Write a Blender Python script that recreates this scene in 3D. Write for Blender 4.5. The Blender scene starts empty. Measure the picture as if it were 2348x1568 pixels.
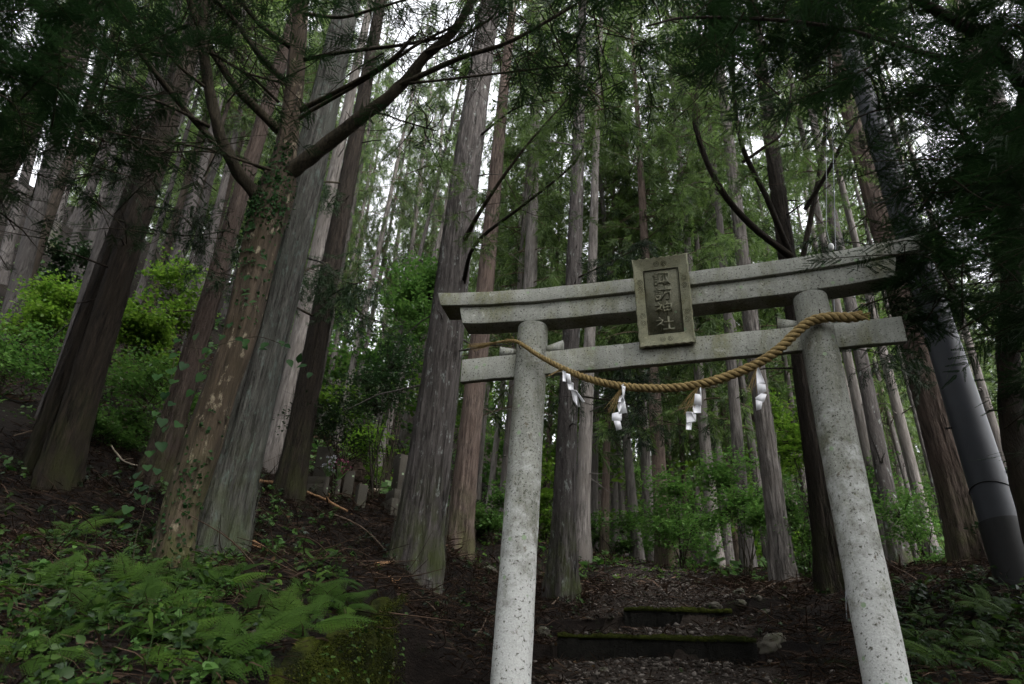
import bpy, math, random
import numpy as np
from mathutils import Matrix, Vector, noise as mnoise

# ---------------------------------------------------------------- camera, sky, sun, exposure
SC = bpy.context.scene
COL = SC.collection
CAM_R = np.array([0.99819, -0.0318, 0.051]); CAM_U = np.array([-0.0601, -0.52823, 0.84697]); CAM_F = np.array([0.0, 0.84851, 0.52918])
cam = bpy.data.cameras.new('camera'); cam_o = bpy.data.objects.new('camera', cam); COL.objects.link(cam_o)
cam.sensor_width = 36.0; cam.sensor_fit = 'HORIZONTAL'; cam.lens = 28.125
cam.clip_start = 0.05; cam.clip_end = 2000
M = Matrix(((CAM_R[0], CAM_U[0], -CAM_F[0], 0), (CAM_R[1], CAM_U[1], -CAM_F[1], 0), (CAM_R[2], CAM_U[2], -CAM_F[2], 0), (0, 0, 0, 1)))
cam_o.matrix_world = M
cam.dof.use_dof = True; cam.dof.focus_distance = 7.6; cam.dof.aperture_fstop = 2.8
SC.camera = cam_o

SUN_DIR = Vector((0.42, -0.50, 0.76)).normalized()          # towards the sun
w = bpy.data.worlds.new('World'); SC.world = w; w.use_nodes = True
nt = w.node_tree; nt.nodes.clear()
sky = nt.nodes.new('ShaderNodeTexSky'); sky.sky_type = 'NISHITA'; sky.sun_disc = False
sky.sun_elevation = math.asin(SUN_DIR.z); sky.sun_rotation = math.atan2(SUN_DIR.x, SUN_DIR.y)
sky.air_density = 1.0; sky.dust_density = 3.0; sky.ozone_density = 1.0
hsv = nt.nodes.new('ShaderNodeHueSaturation'); hsv.inputs['Saturation'].default_value = 0.12
bg = nt.nodes.new('ShaderNodeBackground'); bg.inputs['Strength'].default_value = 0.15
wo = nt.nodes.new('ShaderNodeOutputWorld')
nt.links.new(sky.outputs[0], hsv.inputs['Color']); nt.links.new(hsv.outputs[0], bg.inputs['Color']); nt.links.new(bg.outputs[0], wo.inputs['Surface'])
sun = bpy.data.lights.new('sun', 'SUN'); sun_o = bpy.data.objects.new('sun', sun); COL.objects.link(sun_o)
sun.energy = 0.5; sun.angle = math.radians(25); sun.color = (1.0, 0.96, 0.9)
sun_o.rotation_euler = SUN_DIR.to_track_quat('Z', 'Y').to_euler()
SC.view_settings.view_transform = 'Standard'; SC.view_settings.look = 'None'
SC.view_settings.exposure = 2.55; SC.view_settings.gamma = 1.0; SC.view_settings.use_curve_mapping = False
cy = SC.cycles
cy.max_bounces = 7; cy.diffuse_bounces = 3; cy.glossy_bounces = 2; cy.transmission_bounces = 4; cy.transparent_max_bounces = 4
cy.use_denoising = True; cy.sample_clamp_indirect = 4.0; cy.caustics_reflective = False; cy.caustics_refractive = False

# ---------------------------------------------------------------- helpers
FPX = 1833.6
def ray(u, v):
    d = CAM_F + CAM_R * ((u - 1173.5) / FPX) - CAM_U * ((v - 784) / FPX)
    return d
def at(u, v, Y):                       # a photo point (2347 x 1568) at world distance y = Y
    d = ray(u, v); return d * (Y / d[1])

class MB:                              # collects geometry, builds ONE mesh
    def __init__(s): s.v = []; s.f = []; s.n = []; s.a = []; s.c = 0
    def add(s, V, F, var=None):        # V (n,3); F (m,k) array or list of index lists
        V = np.asarray(V, float).reshape(-1, 3)
        if isinstance(F, np.ndarray):
            s.f.append((F + s.c).reshape(-1)); s.n.append(np.full(len(F), F.shape[1]))
        else:
            for q in F: s.f.append(np.array(q) + s.c); s.n.append(np.array([len(q)]))
        s.v.append(V)
        s.a.append(np.full(len(V), 0.5) if var is None else (np.full(len(V), float(var)) if np.isscalar(var) else np.asarray(var, float)))
        s.c += len(V)
    def mesh(s, name, mat=None, smooth=False):
        me = bpy.data.meshes.new(name)
        V = np.concatenate(s.v); F = np.concatenate(s.f).astype(np.int32); N = np.concatenate(s.n).astype(np.int32)
        me.vertices.add(len(V)); me.vertices.foreach_set('co', V.astype(np.float32).reshape(-1))
        me.loops.add(len(F)); me.loops.foreach_set('vertex_index', F)
        me.polygons.add(len(N)); st = np.concatenate(([0], np.cumsum(N)[:-1])).astype(np.int32)
        me.polygons.foreach_set('loop_start', st); me.polygons.foreach_set('loop_total', N)
        at_ = me.attributes.new('var', 'FLOAT', 'POINT'); at_.data.foreach_set('value', np.concatenate(s.a).astype(np.float32))
        if smooth: me.polygons.foreach_set('use_smooth', np.ones(len(N), bool))
        me.update(calc_edges=True)
        if mat: me.materials.append(mat)
        return me
    def build(s, name, mat, parent=None, smooth=False):
        return link(name, s.mesh(name, mat, smooth), parent)

def combine(name, pairs, smooth=False):   # one mesh, one material slot per collector
    mb = MB(); k = []; 
    for i, (b, m) in enumerate(pairs):
        if not b.v: continue
        n = sum(len(x) for x in b.n); k.append(np.full(n, i, np.int32))
        off = mb.c; mb.v += b.v; mb.a += b.a; mb.n += b.n; mb.f += [q + off for q in b.f]; mb.c += b.c
    me = mb.mesh(name); k = np.concatenate(k)
    for _, m in pairs: me.materials.append(m)
    if len(k) == len(me.polygons): me.polygons.foreach_set('material_index', k)
    return me
def link(name, data, parent=None, loc=None):
    o = bpy.data.objects.new(name, data); COL.objects.link(o)
    if parent is not None: o.parent = parent
    if loc is not None: o.location = loc
    return o
def tag(o, label=None, cat=None, group=None, kind=None):
    if label: o['label'] = label
    if cat: o['category'] = cat
    if group: o['group'] = group
    if kind: o['kind'] = kind
    return o
def thing(name, label, cat, loc=(0, 0, 0), group=None, rz=0.0):
    o = link(name, None); o.location = loc; o.rotation_euler = (0, 0, rz); o.empty_display_size = 0.2
    return tag(o, label, cat, group)

def box(mb, lo, hi, var=None, jit=0.0, rng=None):
    x0, y0, z0 = lo; x1, y1, z1 = hi
    V = np.array([[x0,y0,z0],[x1,y0,z0],[x1,y1,z0],[x0,y1,z0],[x0,y0,z1],[x1,y0,z1],[x1,y1,z1],[x0,y1,z1]], float)
    if jit: V += rng.normal(0, jit, V.shape)
    mb.add(V, np.array([[0,3,2,1],[4,5,6,7],[0,1,5,4],[1,2,6,5],[2,3,7,6],[3,0,4,7]]), var)

def frames(P):
    P = np.asarray(P, float); T = np.gradient(P, axis=0); T /= np.linalg.norm(T, axis=1)[:, None] + 1e-9
    ref = np.array([0, 0, 1.]) if abs(T[0][2]) < .9 else np.array([1., 0, 0])
    A = np.zeros_like(P); B = np.zeros_like(P)
    a = np.cross(T[0], ref); a /= np.linalg.norm(a)
    for i in range(len(P)):
        a = a - T[i] * (a @ T[i]); a /= np.linalg.norm(a) + 1e-9
        A[i] = a; B[i] = np.cross(T[i], a)
    return P, T, A, B
def tube(mb, P, R, sides=6, var=None, cap=True, rmod=None):
    P, T, A, B = frames(P); n = len(P); R = np.broadcast_to(np.asarray(R, float), (n,))
    th = np.linspace(0, 2*np.pi, sides, endpoint=False)
    RR = R[:, None] * np.ones(sides)[None, :]
    if rmod is not None: RR = RR * rmod(np.arange(n)[:, None], th[None, :])
    V = P[:, None, :] + RR[..., None] * (np.cos(th)[None, :, None] * A[:, None, :] + np.sin(th)[None, :, None] * B[:, None, :])
    i, j = np.meshgrid(np.arange(n - 1), np.arange(sides), indexing='ij'); j2 = (j + 1) % sides
    F = np.stack([i*sides+j, i*sides+j2, (i+1)*sides+j2, (i+1)*sides+j], -1).reshape(-1, 4)
    mb.add(V.reshape(-1, 3), F, var)
    if cap and sides > 2:
        mb.add(V[0], [list(range(sides))[::-1]], var if var is None or np.isscalar(var) else 0.5); mb.add(V[-1], [list(range(sides))], var if var is None or np.isscalar(var) else 0.5)
def spline(pts, n):                     # Catmull-Rom through pts
    P = np.asarray(pts, float); P = np.vstack([2*P[0]-P[1], P, 2*P[-1]-P[-2]]); m = len(P) - 3
    t = np.linspace(0, m, n); k = np.minimum(t.astype(int), m - 1); u = (t - k)[:, None]
    p0, p1, p2, p3 = P[k], P[k+1], P[k+2], P[k+3]
    return .5*((2*p1)+(-p0+p2)*u+(2*p0-5*p1+4*p2-p3)*u**2+(-p0+3*p1-3*p2+p3)*u**3)
def scatter(mb, TV, TF, pos, mats, var):  # many copies of a small leaf shape in one foliage mesh
    k, n = len(pos), len(TV)
    if k == 0: return
    V = np.einsum('kij,nj->kni', mats, TV) + pos[:, None, :]
    F = (TF[None] + (np.arange(k) * n)[:, None, None]).reshape(-1, TF.shape[1])
    mb.add(V.reshape(-1, 3), F, np.repeat(var, n))
def basis(Y, up, s, roll=None):         # matrices whose Y axis follows Y, Z near up, scaled by s
    Y = Y / (np.linalg.norm(Y, axis=1)[:, None] + 1e-9)
    X = np.cross(Y, up); X /= np.linalg.norm(X, axis=1)[:, None] + 1e-9
    Z = np.cross(X, Y)
    if roll is not None:
        c, q = np.cos(roll)[:, None], np.sin(roll)[:, None]; X, Z = c*X + q*Z, -q*X + c*Z
    return np.stack([X, Y, Z], -1) * np.asarray(s)[:, None, None]

# ---------------------------------------------------------------- materials
def mat(name):
    m = bpy.data.materials.new(name); m.use_nodes = True; t = m.node_tree
    return m, t, t.nodes['Principled BSDF'], t.nodes['Material Output']
def nd(t, typ, **kw):
    n = t.nodes.new(typ)
    for k, v in kw.items():
        if k.startswith('i_'): n.inputs[k[2:].replace('_', ' ')].default_value = v
        else: setattr(n, k, v)
    return n
def ramp(t, stops):
    r = t.nodes.new('ShaderNodeValToRGB'); e = r.color_ramp.elements
    while len(e) < len(stops): e.new(0.5)
    for k, (p, c) in enumerate(stops): e[k].position = p; e[k].color = (*c, 1) if len(c) == 3 else c
    return r
def mixc(t, a, b, fac, mode='MIX'):
    m = nd(t, 'ShaderNodeMix', data_type='RGBA', blend_type=mode)
    for sock, val in ((m.inputs[6], a), (m.inputs[7], b), (m.inputs[0], fac)):
        if hasattr(val, 'is_output'): t.links.new(val, sock)
        elif isinstance(val, (int, float)): sock.default_value = val
        else: sock.default_value = (*val, 1)
    return m.outputs[2]
def coords(t, scale, kind='Object'):
    c = t.nodes.new('ShaderNodeTexCoord'); mp = t.nodes.new('ShaderNodeMapping'); mp.inputs['Scale'].default_value = scale
    if kind == 'World':
        g = t.nodes.new('ShaderNodeNewGeometry'); t.links.new(g.outputs['Position'], mp.inputs[0])
    else: t.links.new(c.outputs[kind], mp.inputs[0])
    return mp.outputs[0]
def noise(t, vec, scale, detail=4, rough=.6):
    n = nd(t, 'ShaderNodeTexNoise'); n.inputs['Scale'].default_value = scale; n.inputs['Detail'].default_value = detail; n.inputs['Roughness'].default_value = rough
    t.links.new(vec, n.inputs['Vector']); return n.outputs['Fac']
def thr(t, val, a, b):
    m = nd(t, 'ShaderNodeMapRange', clamp=True); m.inputs[1].default_value = a; m.inputs[2].default_value = b
    t.links.new(val, m.inputs[0]); return m.outputs[0]
def bump(t, p, h, strength, dist):
    b = nd(t, 'ShaderNodeBump'); b.inputs['Strength'].default_value = strength; b.inputs['Distance'].default_value = dist
    t.links.new(h, b.inputs['Height']); t.links.new(b.outputs[0], p.inputs['Normal'])

def leaf_mat(name, a, b, transl=.4, rough=.5, spec=.3):
    m, t, p, out = mat(name)
    at_ = nd(t, 'ShaderNodeAttribute', attribute_name='var')
    oi = nd(t, 'ShaderNodeObjectInfo')
    c = mixc(t, a, b, at_.outputs['Fac'])
    h = nd(t, 'ShaderNodeHueSaturation')
    mr = nd(t, 'ShaderNodeMapRange'); mr.inputs[3].default_value = .7; mr.inputs[4].default_value = 1.3
    t.links.new(oi.outputs['Random'], mr.inputs[0]); t.links.new(mr.outputs[0], h.inputs['Value']); t.links.new(c, h.inputs['Color'])
    t.links.new(h.outputs[0], p.inputs['Base Color']); p.inputs['Roughness'].default_value = rough; p.inputs['Specular IOR Level'].default_value = spec
    tr = nd(t, 'ShaderNodeBsdfTranslucent'); t.links.new(h.outputs[0], tr.inputs['Color'])
    mx = nd(t, 'ShaderNodeMixShader'); mx.inputs[0].default_value = transl
    t.links.new(p.outputs[0], mx.inputs[1]); t.links.new(tr.outputs[0], mx.inputs[2]); t.links.new(mx.outputs[0], out.inputs['Surface'])
    return m

def bark_mat(name, dark, light, tint, fine=1.0, bumpd=.02, moss=0.0, lichen=(.30,.33,.31), lich=.0):
    m, t, p, out = mat(name)
    v1 = coords(t, (9*fine, 9*fine, .9*fine)); v2 = coords(t, (1, 1, .6))
    n1 = noise(t, v1, 3.0, 6, .68); n2 = noise(t, v2, 2.2, 4); n3 = noise(t, coords(t, (38*fine, 38*fine, 6*fine)), 2.5, 4)
    c = ramp(t, [(.36, dark), (.50, tuple(.45*(x+y) for x, y in zip(dark, light))), (.66, light)]); t.links.new(n1, c.inputs[0])
    col = mixc(t, c.outputs[0], tint, thr(t, n2, .42, .68))
    col = mixc(t, col, (.5, .5, .5), thr(t, n3, .25, .75), 'OVERLAY')
    if lich:
        col = mixc(t, col, lichen, thr(t, noise(t, coords(t, (5, 5, 2)), 2.0, 6, .7), .66 - .2*lich, .74 - .1*lich))
    if moss:
        z = nd(t, 'ShaderNodeSeparateXYZ'); tc = nd(t, 'ShaderNodeTexCoord'); t.links.new(tc.outputs['Object'], z.inputs[0])
        zm = thr(t, z.outputs[2], 1.6, .0); mul = nd(t, 'ShaderNodeMath', operation='MULTIPLY'); t.links.new(zm, mul.inputs[0]); t.links.new(thr(t, noise(t, v2, 5, 4), .4, .62), mul.inputs[1])
        mu2 = nd(t, 'ShaderNodeMath', operation='MULTIPLY'); t.links.new(mul.outputs[0], mu2.inputs[0]); mu2.inputs[1].default_value = moss
        col = mixc(t, col, (.045, .06, .012), mu2.outputs[0])
    oi = nd(t, 'ShaderNodeObjectInfo'); h = nd(t, 'ShaderNodeHueSaturation')
    mr = nd(t, 'ShaderNodeMapRange'); mr.inputs[3].default_value = .8; mr.inputs[4].default_value = 1.45
    t.links.new(oi.outputs['Random'], mr.inputs[0]); t.links.new(mr.outputs[0], h.inputs['Value']); t.links.new(col, h.inputs['Color'])
    t.links.new(h.outputs[0], p.inputs['Base Color']); p.inputs['Roughness'].default_value = .92; p.inputs['Specular IOR Level'].default_value = .15
    ad = nd(t, 'ShaderNodeMath', operation='ADD'); t.links.new(n1, ad.inputs[0]); t.links.new(n3, ad.inputs[1])
    bump(t, p, ad.outputs[0], .9, bumpd)
    return m

def stone_mat(name, base, darkc, speck=.5, stain=(.16, .155, .09), stain_amt=.6, sc=1.0, crust=None):
    m, t, p, out = mat(name)
    v = coords(t, (sc, sc, sc))
    big = noise(t, v, 2.6, 5, .65); fine = noise(t, v, 70, 3, .6); med = noise(t, v, 13, 6, .7); sp = noise(t, v, 62, 3, .55)
    col = mixc(t, tuple(x*.72 for x in base), base, thr(t, big, .32, .62))
    st = mixc(t, col, stain, thr(t, noise(t, coords(t, (sc, sc, sc*.45)), 3.3, 6, .7), .56 - .1*stain_amt, .78 - .1*stain_amt))
    col = mixc(t, st, tuple(min(1, x*1.35) for x in base), thr(t, med, .58, .72))
    col = mixc(t, col, darkc, thr(t, sp, .67 - .1*speck, .73 - .1*speck))
    col = mixc(t, col, darkc, thr(t, noise(t, v, 8, 8, .8), .59, .72))
    stk = nd(t, 'ShaderNodeMath', operation='MULTIPLY'); t.links.new(thr(t, noise(t, coords(t, (11*sc, 11*sc, .9*sc)), 1.6, 5, .65), .46, .70), stk.inputs[0]); stk.inputs[1].default_value = .4
    col = mixc(t, col, tuple(x*.42 for x in base), stk.outputs[0])
    if crust:                            # pale lichen crust, whitened low on the pillar to paint in brighter light
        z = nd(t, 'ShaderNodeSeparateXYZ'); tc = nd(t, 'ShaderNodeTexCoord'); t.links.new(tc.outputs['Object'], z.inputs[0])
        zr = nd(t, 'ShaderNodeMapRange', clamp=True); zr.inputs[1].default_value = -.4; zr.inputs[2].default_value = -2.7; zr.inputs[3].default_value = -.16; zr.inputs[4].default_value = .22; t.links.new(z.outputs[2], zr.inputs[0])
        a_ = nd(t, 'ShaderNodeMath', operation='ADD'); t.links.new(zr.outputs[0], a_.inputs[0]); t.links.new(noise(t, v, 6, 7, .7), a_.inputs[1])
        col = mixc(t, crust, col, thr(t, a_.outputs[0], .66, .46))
        col = mixc(t, col, tuple(x*1.6 for x in darkc), thr(t, noise(t, v, 34, 4, .65), .58, .66))
        col = mixc(t, col, (.15, .16, .07), thr(t, noise(t, v, 4.2, 6, .75), .60, .78))
        col = mixc(t, col, (.10, .085, .06), thr(t, noise(t, v, 11, 5, .7), .62, .70))
    vor = nd(t, 'ShaderNodeTexVoronoi', feature='F1'); vor.inputs['Scale'].default_value = 5.5; t.links.new(v, vor.inputs['Vector'])
    col = mixc(t, col, (.20, .27, .17), thr(t, vor.outputs['Distance'], .13, .09))
    f = nd(t, 'ShaderNodeMath', operation='ADD'); f.inputs[1].default_value = .55; t.links.new(fine, f.inputs[0])
    cc = nd(t, 'ShaderNodeCombineColor'); [t.links.new(f.outputs[0], cc.inputs[k]) for k in range(3)]
    col = mixc(t, col, cc.outputs[0], .8, 'MULTIPLY')
    t.links.new(col, p.inputs['Base Color']); p.inputs['Roughness'].default_value = .9; p.inputs['Specular IOR Level'].default_value = .2
    ad = nd(t, 'ShaderNodeMath', operation='ADD'); t.links.new(fine, ad.inputs[0]); t.links.new(med, ad.inputs[1])
    bump(t, p, ad.outputs[0], .55, .006)
    return m
def plain_mat(name, c, rough=.6, spec=.3, metal=0.0, nscale=20, namt=.35):
    m, t, p, out = mat(name)
    n = noise(t, coords(t, (1, 1, 1)), nscale, 4)
    col = mixc(t, tuple(x*(1-namt) for x in c), tuple(min(1, x*(1+namt)) for x in c), n)
    t.links.new(col, p.inputs['Base Color']); p.inputs['Roughness'].default_value = rough; p.inputs['Specular IOR Level'].default_value = spec; p.inputs['Metallic'].default_value = metal
    return m

M_CEDAR  = bark_mat('cedar_bark', (.018,.0155,.014), (.125,.112,.106), (.07,.062,.059), 1.0, .03, .8, lich=.35)
M_CEDARW = bark_mat('cedar_bark_warm', (.022,.016,.013), (.115,.088,.074), (.07,.05,.041), 1.0, .03, .5)
M_HILL   = bark_mat('shaded_hillside_cedar_bark', (.012,.0105,.0095), (.085,.077,.073), (.045,.04,.038), .9, .02)  # cedar bark darkened to stand in for canopy shade on the left slope
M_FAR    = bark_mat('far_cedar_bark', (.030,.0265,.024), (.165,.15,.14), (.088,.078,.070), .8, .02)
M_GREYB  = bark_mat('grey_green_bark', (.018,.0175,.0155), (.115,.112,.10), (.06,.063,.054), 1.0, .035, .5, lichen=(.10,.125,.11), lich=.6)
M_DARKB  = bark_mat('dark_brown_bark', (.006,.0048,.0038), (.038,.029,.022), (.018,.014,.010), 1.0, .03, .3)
M_BROAD  = bark_mat('mottled_broadleaf_bark', (.014,.0108,.0075), (.072,.054,.038), (.03,.0225,.013), .55, .015, .5, lichen=(.22,.19,.135), lich=.42)
M_LIMB   = bark_mat('limb_bark', (.008,.0065,.0045), (.042,.034,.022), (.02,.016,.009), 1.2, .02)
M_TWIG   = plain_mat('dead_twig', (.085,.062,.045), .9, .1)
M_TORII  = stone_mat('weathered_torii_granite', (.285,.29,.262), (.045,.045,.034), .75, (.15,.15,.08), .85)
M_PILLAR = stone_mat('lichened_lit_pillar_granite', (.25,.255,.23), (.042,.042,.033), .75, (.10,.10,.062), .8, crust=(.385,.39,.38))
M_PLAQUE = stone_mat('plaque_stone', (.31,.305,.215), (.06,.058,.04), .4, (.15,.14,.07), .9, 1.3)
M_PANEL  = stone_mat('plaque_panel_stone', (.20,.197,.145), (.045,.043,.03), .5, (.11,.105,.055), .6, 1.6)
M_GROOVE = plain_mat('engraved_groove', (.012,.0115,.009), .95, .1)
M_GRAVE  = stone_mat('grave_stone', (.05,.045,.036), (.018,.017,.012), .4, (.04,.04,.022), .6)
M_ROCK   = stone_mat('river_rock', (.075,.068,.055), (.02,.018,.014), .35, (.032,.038,.012), .6, 2.0)
M_PAPER  = plain_mat('white_paper', (.66,.66,.70), .8, .2, namt=.02)
M_POLE   = plain_mat('dark_grey_pole_paint', (.034,.037,.046), .5, .3, nscale=6, namt=.15)
M_BLACK  = plain_mat('black_pole_sleeve', (.012,.012,.013), .6, .3)
M_WIRE   = plain_mat('galvanised_wire', (.16,.17,.18), .5, .4, .5)
M_PORC   = plain_mat('white_porcelain', (.55,.55,.56), .3, .4, namt=.03)
M_ROOTS  = plain_mat('dark_roots', (.025,.018,.013), .95, .1, nscale=14, namt=.6)
M_NAIL   = plain_mat('rusty_iron', (.03,.022,.018), .7, .3)
M_PETALW = plain_mat('white_petal', (.34,.34,.38), .7); M_PETALP = plain_mat('pink_petal', (.24,.06,.12), .7)
def straw():
    m, t, p, out = mat('rice_straw')
    at_ = nd(t, 'ShaderNodeAttribute', attribute_name='var')
    n = noise(t, coords(t, (1, 1, 1)), 60, 5, .7)
    c = ramp(t, [(.28, (.045,.029,.010)), (.5, (.165,.115,.045)), (.75, (.29,.215,.10))]); t.links.new(n, c.inputs[0])
    col = mixc(t, c.outputs[0], (.33,.24,.10), at_.outputs['Fac'], 'MIX')
    col = mixc(t, c.outputs[0], col, .5)
    t.links.new(col, p.inputs['Base Color']); p.inputs['Roughness'].default_value = .8; p.inputs['Specular IOR Level'].default_value = .25
    return m
M_STRAW = straw()
L_CEDAR  = leaf_mat('cedar_needles', (.018,.040,.009), (.12,.19,.045), .5)
L_DARK   = leaf_mat('dark_conifer_leaves', (.006,.017,.006), (.018,.04,.012), .3, .55, .18)
L_BRIGHT = leaf_mat('bright_shrub_leaves', (.045,.115,.010), (.14,.235,.028), .5, .5)
L_MID    = leaf_mat('mid_green_shrub_leaves', (.035,.095,.018), (.10,.19,.04), .45, .45)
L_GLOSS  = leaf_mat('glossy_dark_leaves', (.009,.026,.009), (.027,.058,.018), .25, .38, .35)
L_COVER  = leaf_mat('ground_cover_leaves', (.005,.018,.004), (.036,.074,.010), .35, .5, .2)
L_FERN   = leaf_mat('fern_leaves', (.012,.036,.004), (.05,.095,.012), .45, .55, .12)
L_VINE   = leaf_mat('vine_leaves', (.006,.022,.006), (.017,.045,.011), .35, .6, .1)
L_LITTER = leaf_mat('needle_litter_bits', (.012,.0075,.0055), (.085,.055,.038), .1, .9, .1)

def ground_mat(name, cols, mossc=None, pebbles=False):
    m, t, p, out = mat(name)
    v = coords(t, (1, 1, 1), 'World')
    n1 = noise(t, v, 1.3, 6, .65); n2 = noise(t, v, 17, 6, .75); n3 = noise(t, v, 60, 4, .7)
    c = ramp(t, [(.28, cols[0]), (.5, cols[1]), (.75, cols[2])]); t.links.new(n2, c.inputs[0])
    col = mixc(t, c.outputs[0], cols[0], thr(t, n1, .45, .65))
    if mossc: col = mixc(t, col, mossc, thr(t, noise(t, v, 2.7, 6, .7), .58, .68))
    ad = nd(t, 'ShaderNodeMath', operation='ADD'); t.links.new(n2, ad.inputs[0]); t.links.new(n3, ad.inputs[1])
    t.links.new(col, p.inputs['Base Color']); p.inputs['Roughness'].default_value = .95; p.inputs['Specular IOR Level'].default_value = .1
    bump(t, p, ad.outputs[0], 1.0, .05)
    return m
M_GROUND = ground_mat('forest_floor', [(.006,.0043,.0034), (.014,.010,.008), (.03,.022,.017)], (.018,.024,.008))
M_PATH   = ground_mat('gravel_path_soil', [(.016,.012,.0097), (.04,.031,.025), (.08,.066,.056)])
M_MOSSW  = ground_mat('mossy_wall', [(.010,.013,.002), (.045,.056,.006), (.095,.11,.014)], (.012,.010,.006))
M_STEP   = ground_mat('step_edge', [(.006,.006,.005), (.014,.013,.011), (.026,.026,.02)])
M_MOSS   = ground_mat('moss', [(.014,.019,.003), (.045,.056,.008), (.085,.095,.016)])
M_GRAVEL = leaf_mat('gravel_bits', (.028,.023,.019), (.185,.163,.145), .0, .95, .1)
# ---------------------------------------------------------------- terrain
CTRL = [  # photo points with their world distance
 (1600,1568,7.3),(1300,1568,7.2),(1520,1492,8.3),(1540,1425,10.1),(1560,1345,13.5),(1540,1307,18),(1440,1293,23),
 (1050,1568,7.2),(1100,1450,9.4),(1285,1374,12),(1345,1287,17),(985,1345,10.5),(1055,1277,15),(1110,1312,13.5),(900,1300,10),(760,1340,8.8),
 (905,1352,7.25),(790,1412,6.2),(690,1480,5.4),(300,1568,4.3),(100,1568,4.3),(520,1568,4.5),(384,1305,7.5),(513,1270,8.6),(650,1300,8.4),
 (150,1120,9.3),(100,985,10.8),(0,1250,7.2),(0,1060,9.8),(668,1142,12),(615,1085,14.3),(740,1140,13.2),(900,1155,13.5),(860,1125,17),(800,1040,24),
 (26,745,17),(0,890,13),(350,890,17),(160,600,25),(60,600,24),(430,790,24),(700,960,30),(780,950,36),(850,1000,31),
 (1799,1347,13),(1900,1354,10),(1640,1304,20),(1745,1310,17),(2064,1309,14),(2141,1309,16),(2218,1292,11),(2312,1332,8),(2150,1347,9.4),
 (2050,1568,6.7),(2200,1568,5.8),(2347,1568,5.6),(1850,1480,8.4),(1800,1568,7.2),(2347,1450,6.6),(2200,1440,7.2)]
CW = [(0,0,-1.6),(0,-15,-2),(12,-15,-2),(-12,-15,-1.5),(0.5,3,-.75),(1.2,5,.15),(4,3,-.6),(-3,0,-1.2),(-3,2.5,-.2),(-8,3,1.5),(-15,0,3),(-15,10,9),
 (15,0,-1.2),(12,8,1.5),(20,20,4),(30,40,11),(10,45,16),(10,60,26),(30,70,31),(8,90,40),(-30,15,18),(-35,35,33),(-20,50,34),(-10,75,38),(-60,40,33),(-60,0,14),(60,10,3),(60,60,30),(45,40,16),(60,-30,-2),(-60,-30,-1),(0,-40,-2),(9,33,9.5)]
PTS = np.array([at(*c) for c in CTRL] + [np.array(c, float) for c in CW])
def tps_fit(P, lam=.02):
    n = len(P); d = np.linalg.norm(P[:, None, :2] - P[None, :, :2], axis=2); K = d**2 * np.log(d + 1e-9) + lam*np.eye(n)
    Q = np.c_[np.ones(n), P[:, :2]]; A = np.block([[K, Q], [Q.T, np.zeros((3, 3))]])
    return np.linalg.solve(A, np.r_[P[:, 2], 0, 0, 0])
TW = tps_fit(PTS)
def tps(x, y):
    x = np.asarray(x, float); y = np.asarray(y, float); sh = x.shape; q = np.c_[x.ravel(), y.ravel()]
    d = np.linalg.norm(q[:, None, :] - PTS[None, :, :2], axis=2)
    z = (d**2 * np.log(d + 1e-9)) @ TW[:len(PTS)] + TW[-3] + q @ TW[-2:]
    return z.reshape(sh)
# path centre line, steps
PATHC = np.array([[.2,-6],[.6,2],[1.3,5.5],[1.5,7.2],[1.62,8.4],[2.1,10.1],[2.8,13.5],[3.7,18],[3.6,23],[2.5,30],[0,40]])
def path_x(y): return np.interp(y, PATHC[:, 1], PATHC[:, 0])
STEP_Y = [8.36, 10.15]; STEP_H = [.20, .17]
def steps_z(x, y):
    z = np.zeros_like(x)
    m = np.clip((1.75 - np.abs(x - path_x(y))) / .5, 0, 1)
    for sy, sh in zip(STEP_Y, STEP_H):
        d = y - sy + .14*(x - path_x(sy))
        z += np.where(d > 0, .5*sh*np.exp(-np.maximum(d, 0)/.7), -.5*sh*np.exp(-np.maximum(-d, 0)/.7)) * m
    return z
WA = at(908, 1356, 7.2); WB = at(628, 1530, 4.9)   # top edge of the retaining wall
def wall_drop(x, y):                     # the ground steps down on the path side of the wall
    d = WB - WA; L = np.linalg.norm(d[:2]); s = ((x - WA[0])*d[0] + (y - WA[1])*d[1])/L; o = -((x - WA[0])*d[1] - (y - WA[1])*d[0])/L
    o = np.where(True, o, o); side = o*np.sign(-d[1])*-1
    side = ((x - WA[0])*(-d[1]) + (y - WA[1])*d[0])/L
    a = np.clip((side + .02)/.12, 0, 1)*np.clip((1.5 - side)/1.2, 0, 1); e = np.clip((s + .25)/.3, 0, 1)*np.clip((L + 2.5 - s)/1.5, 0, 1)
    return -1.05*a*e
def hz(x, y):                            # terrain height
    x = np.asarray(x, float); y = np.asarray(y, float)
    return tps(x, y) + steps_z(x, y) + wall_drop(x, y)
def ground_pt(u, v, y0=3.0, y1=80.0):     # where a photo ray meets the ground
    ys = np.linspace(y0, y1, 800); d = ray(u, v); P = d[None] * (ys / d[1])[:, None]
    g = hz(P[:, 0], P[:, 1]); k = np.argmax(P[:, 2] < g)
    if not (P[:, 2] < g).any(): k = 799
    return np.array([P[k, 0], P[k, 1], g[k]])

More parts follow.
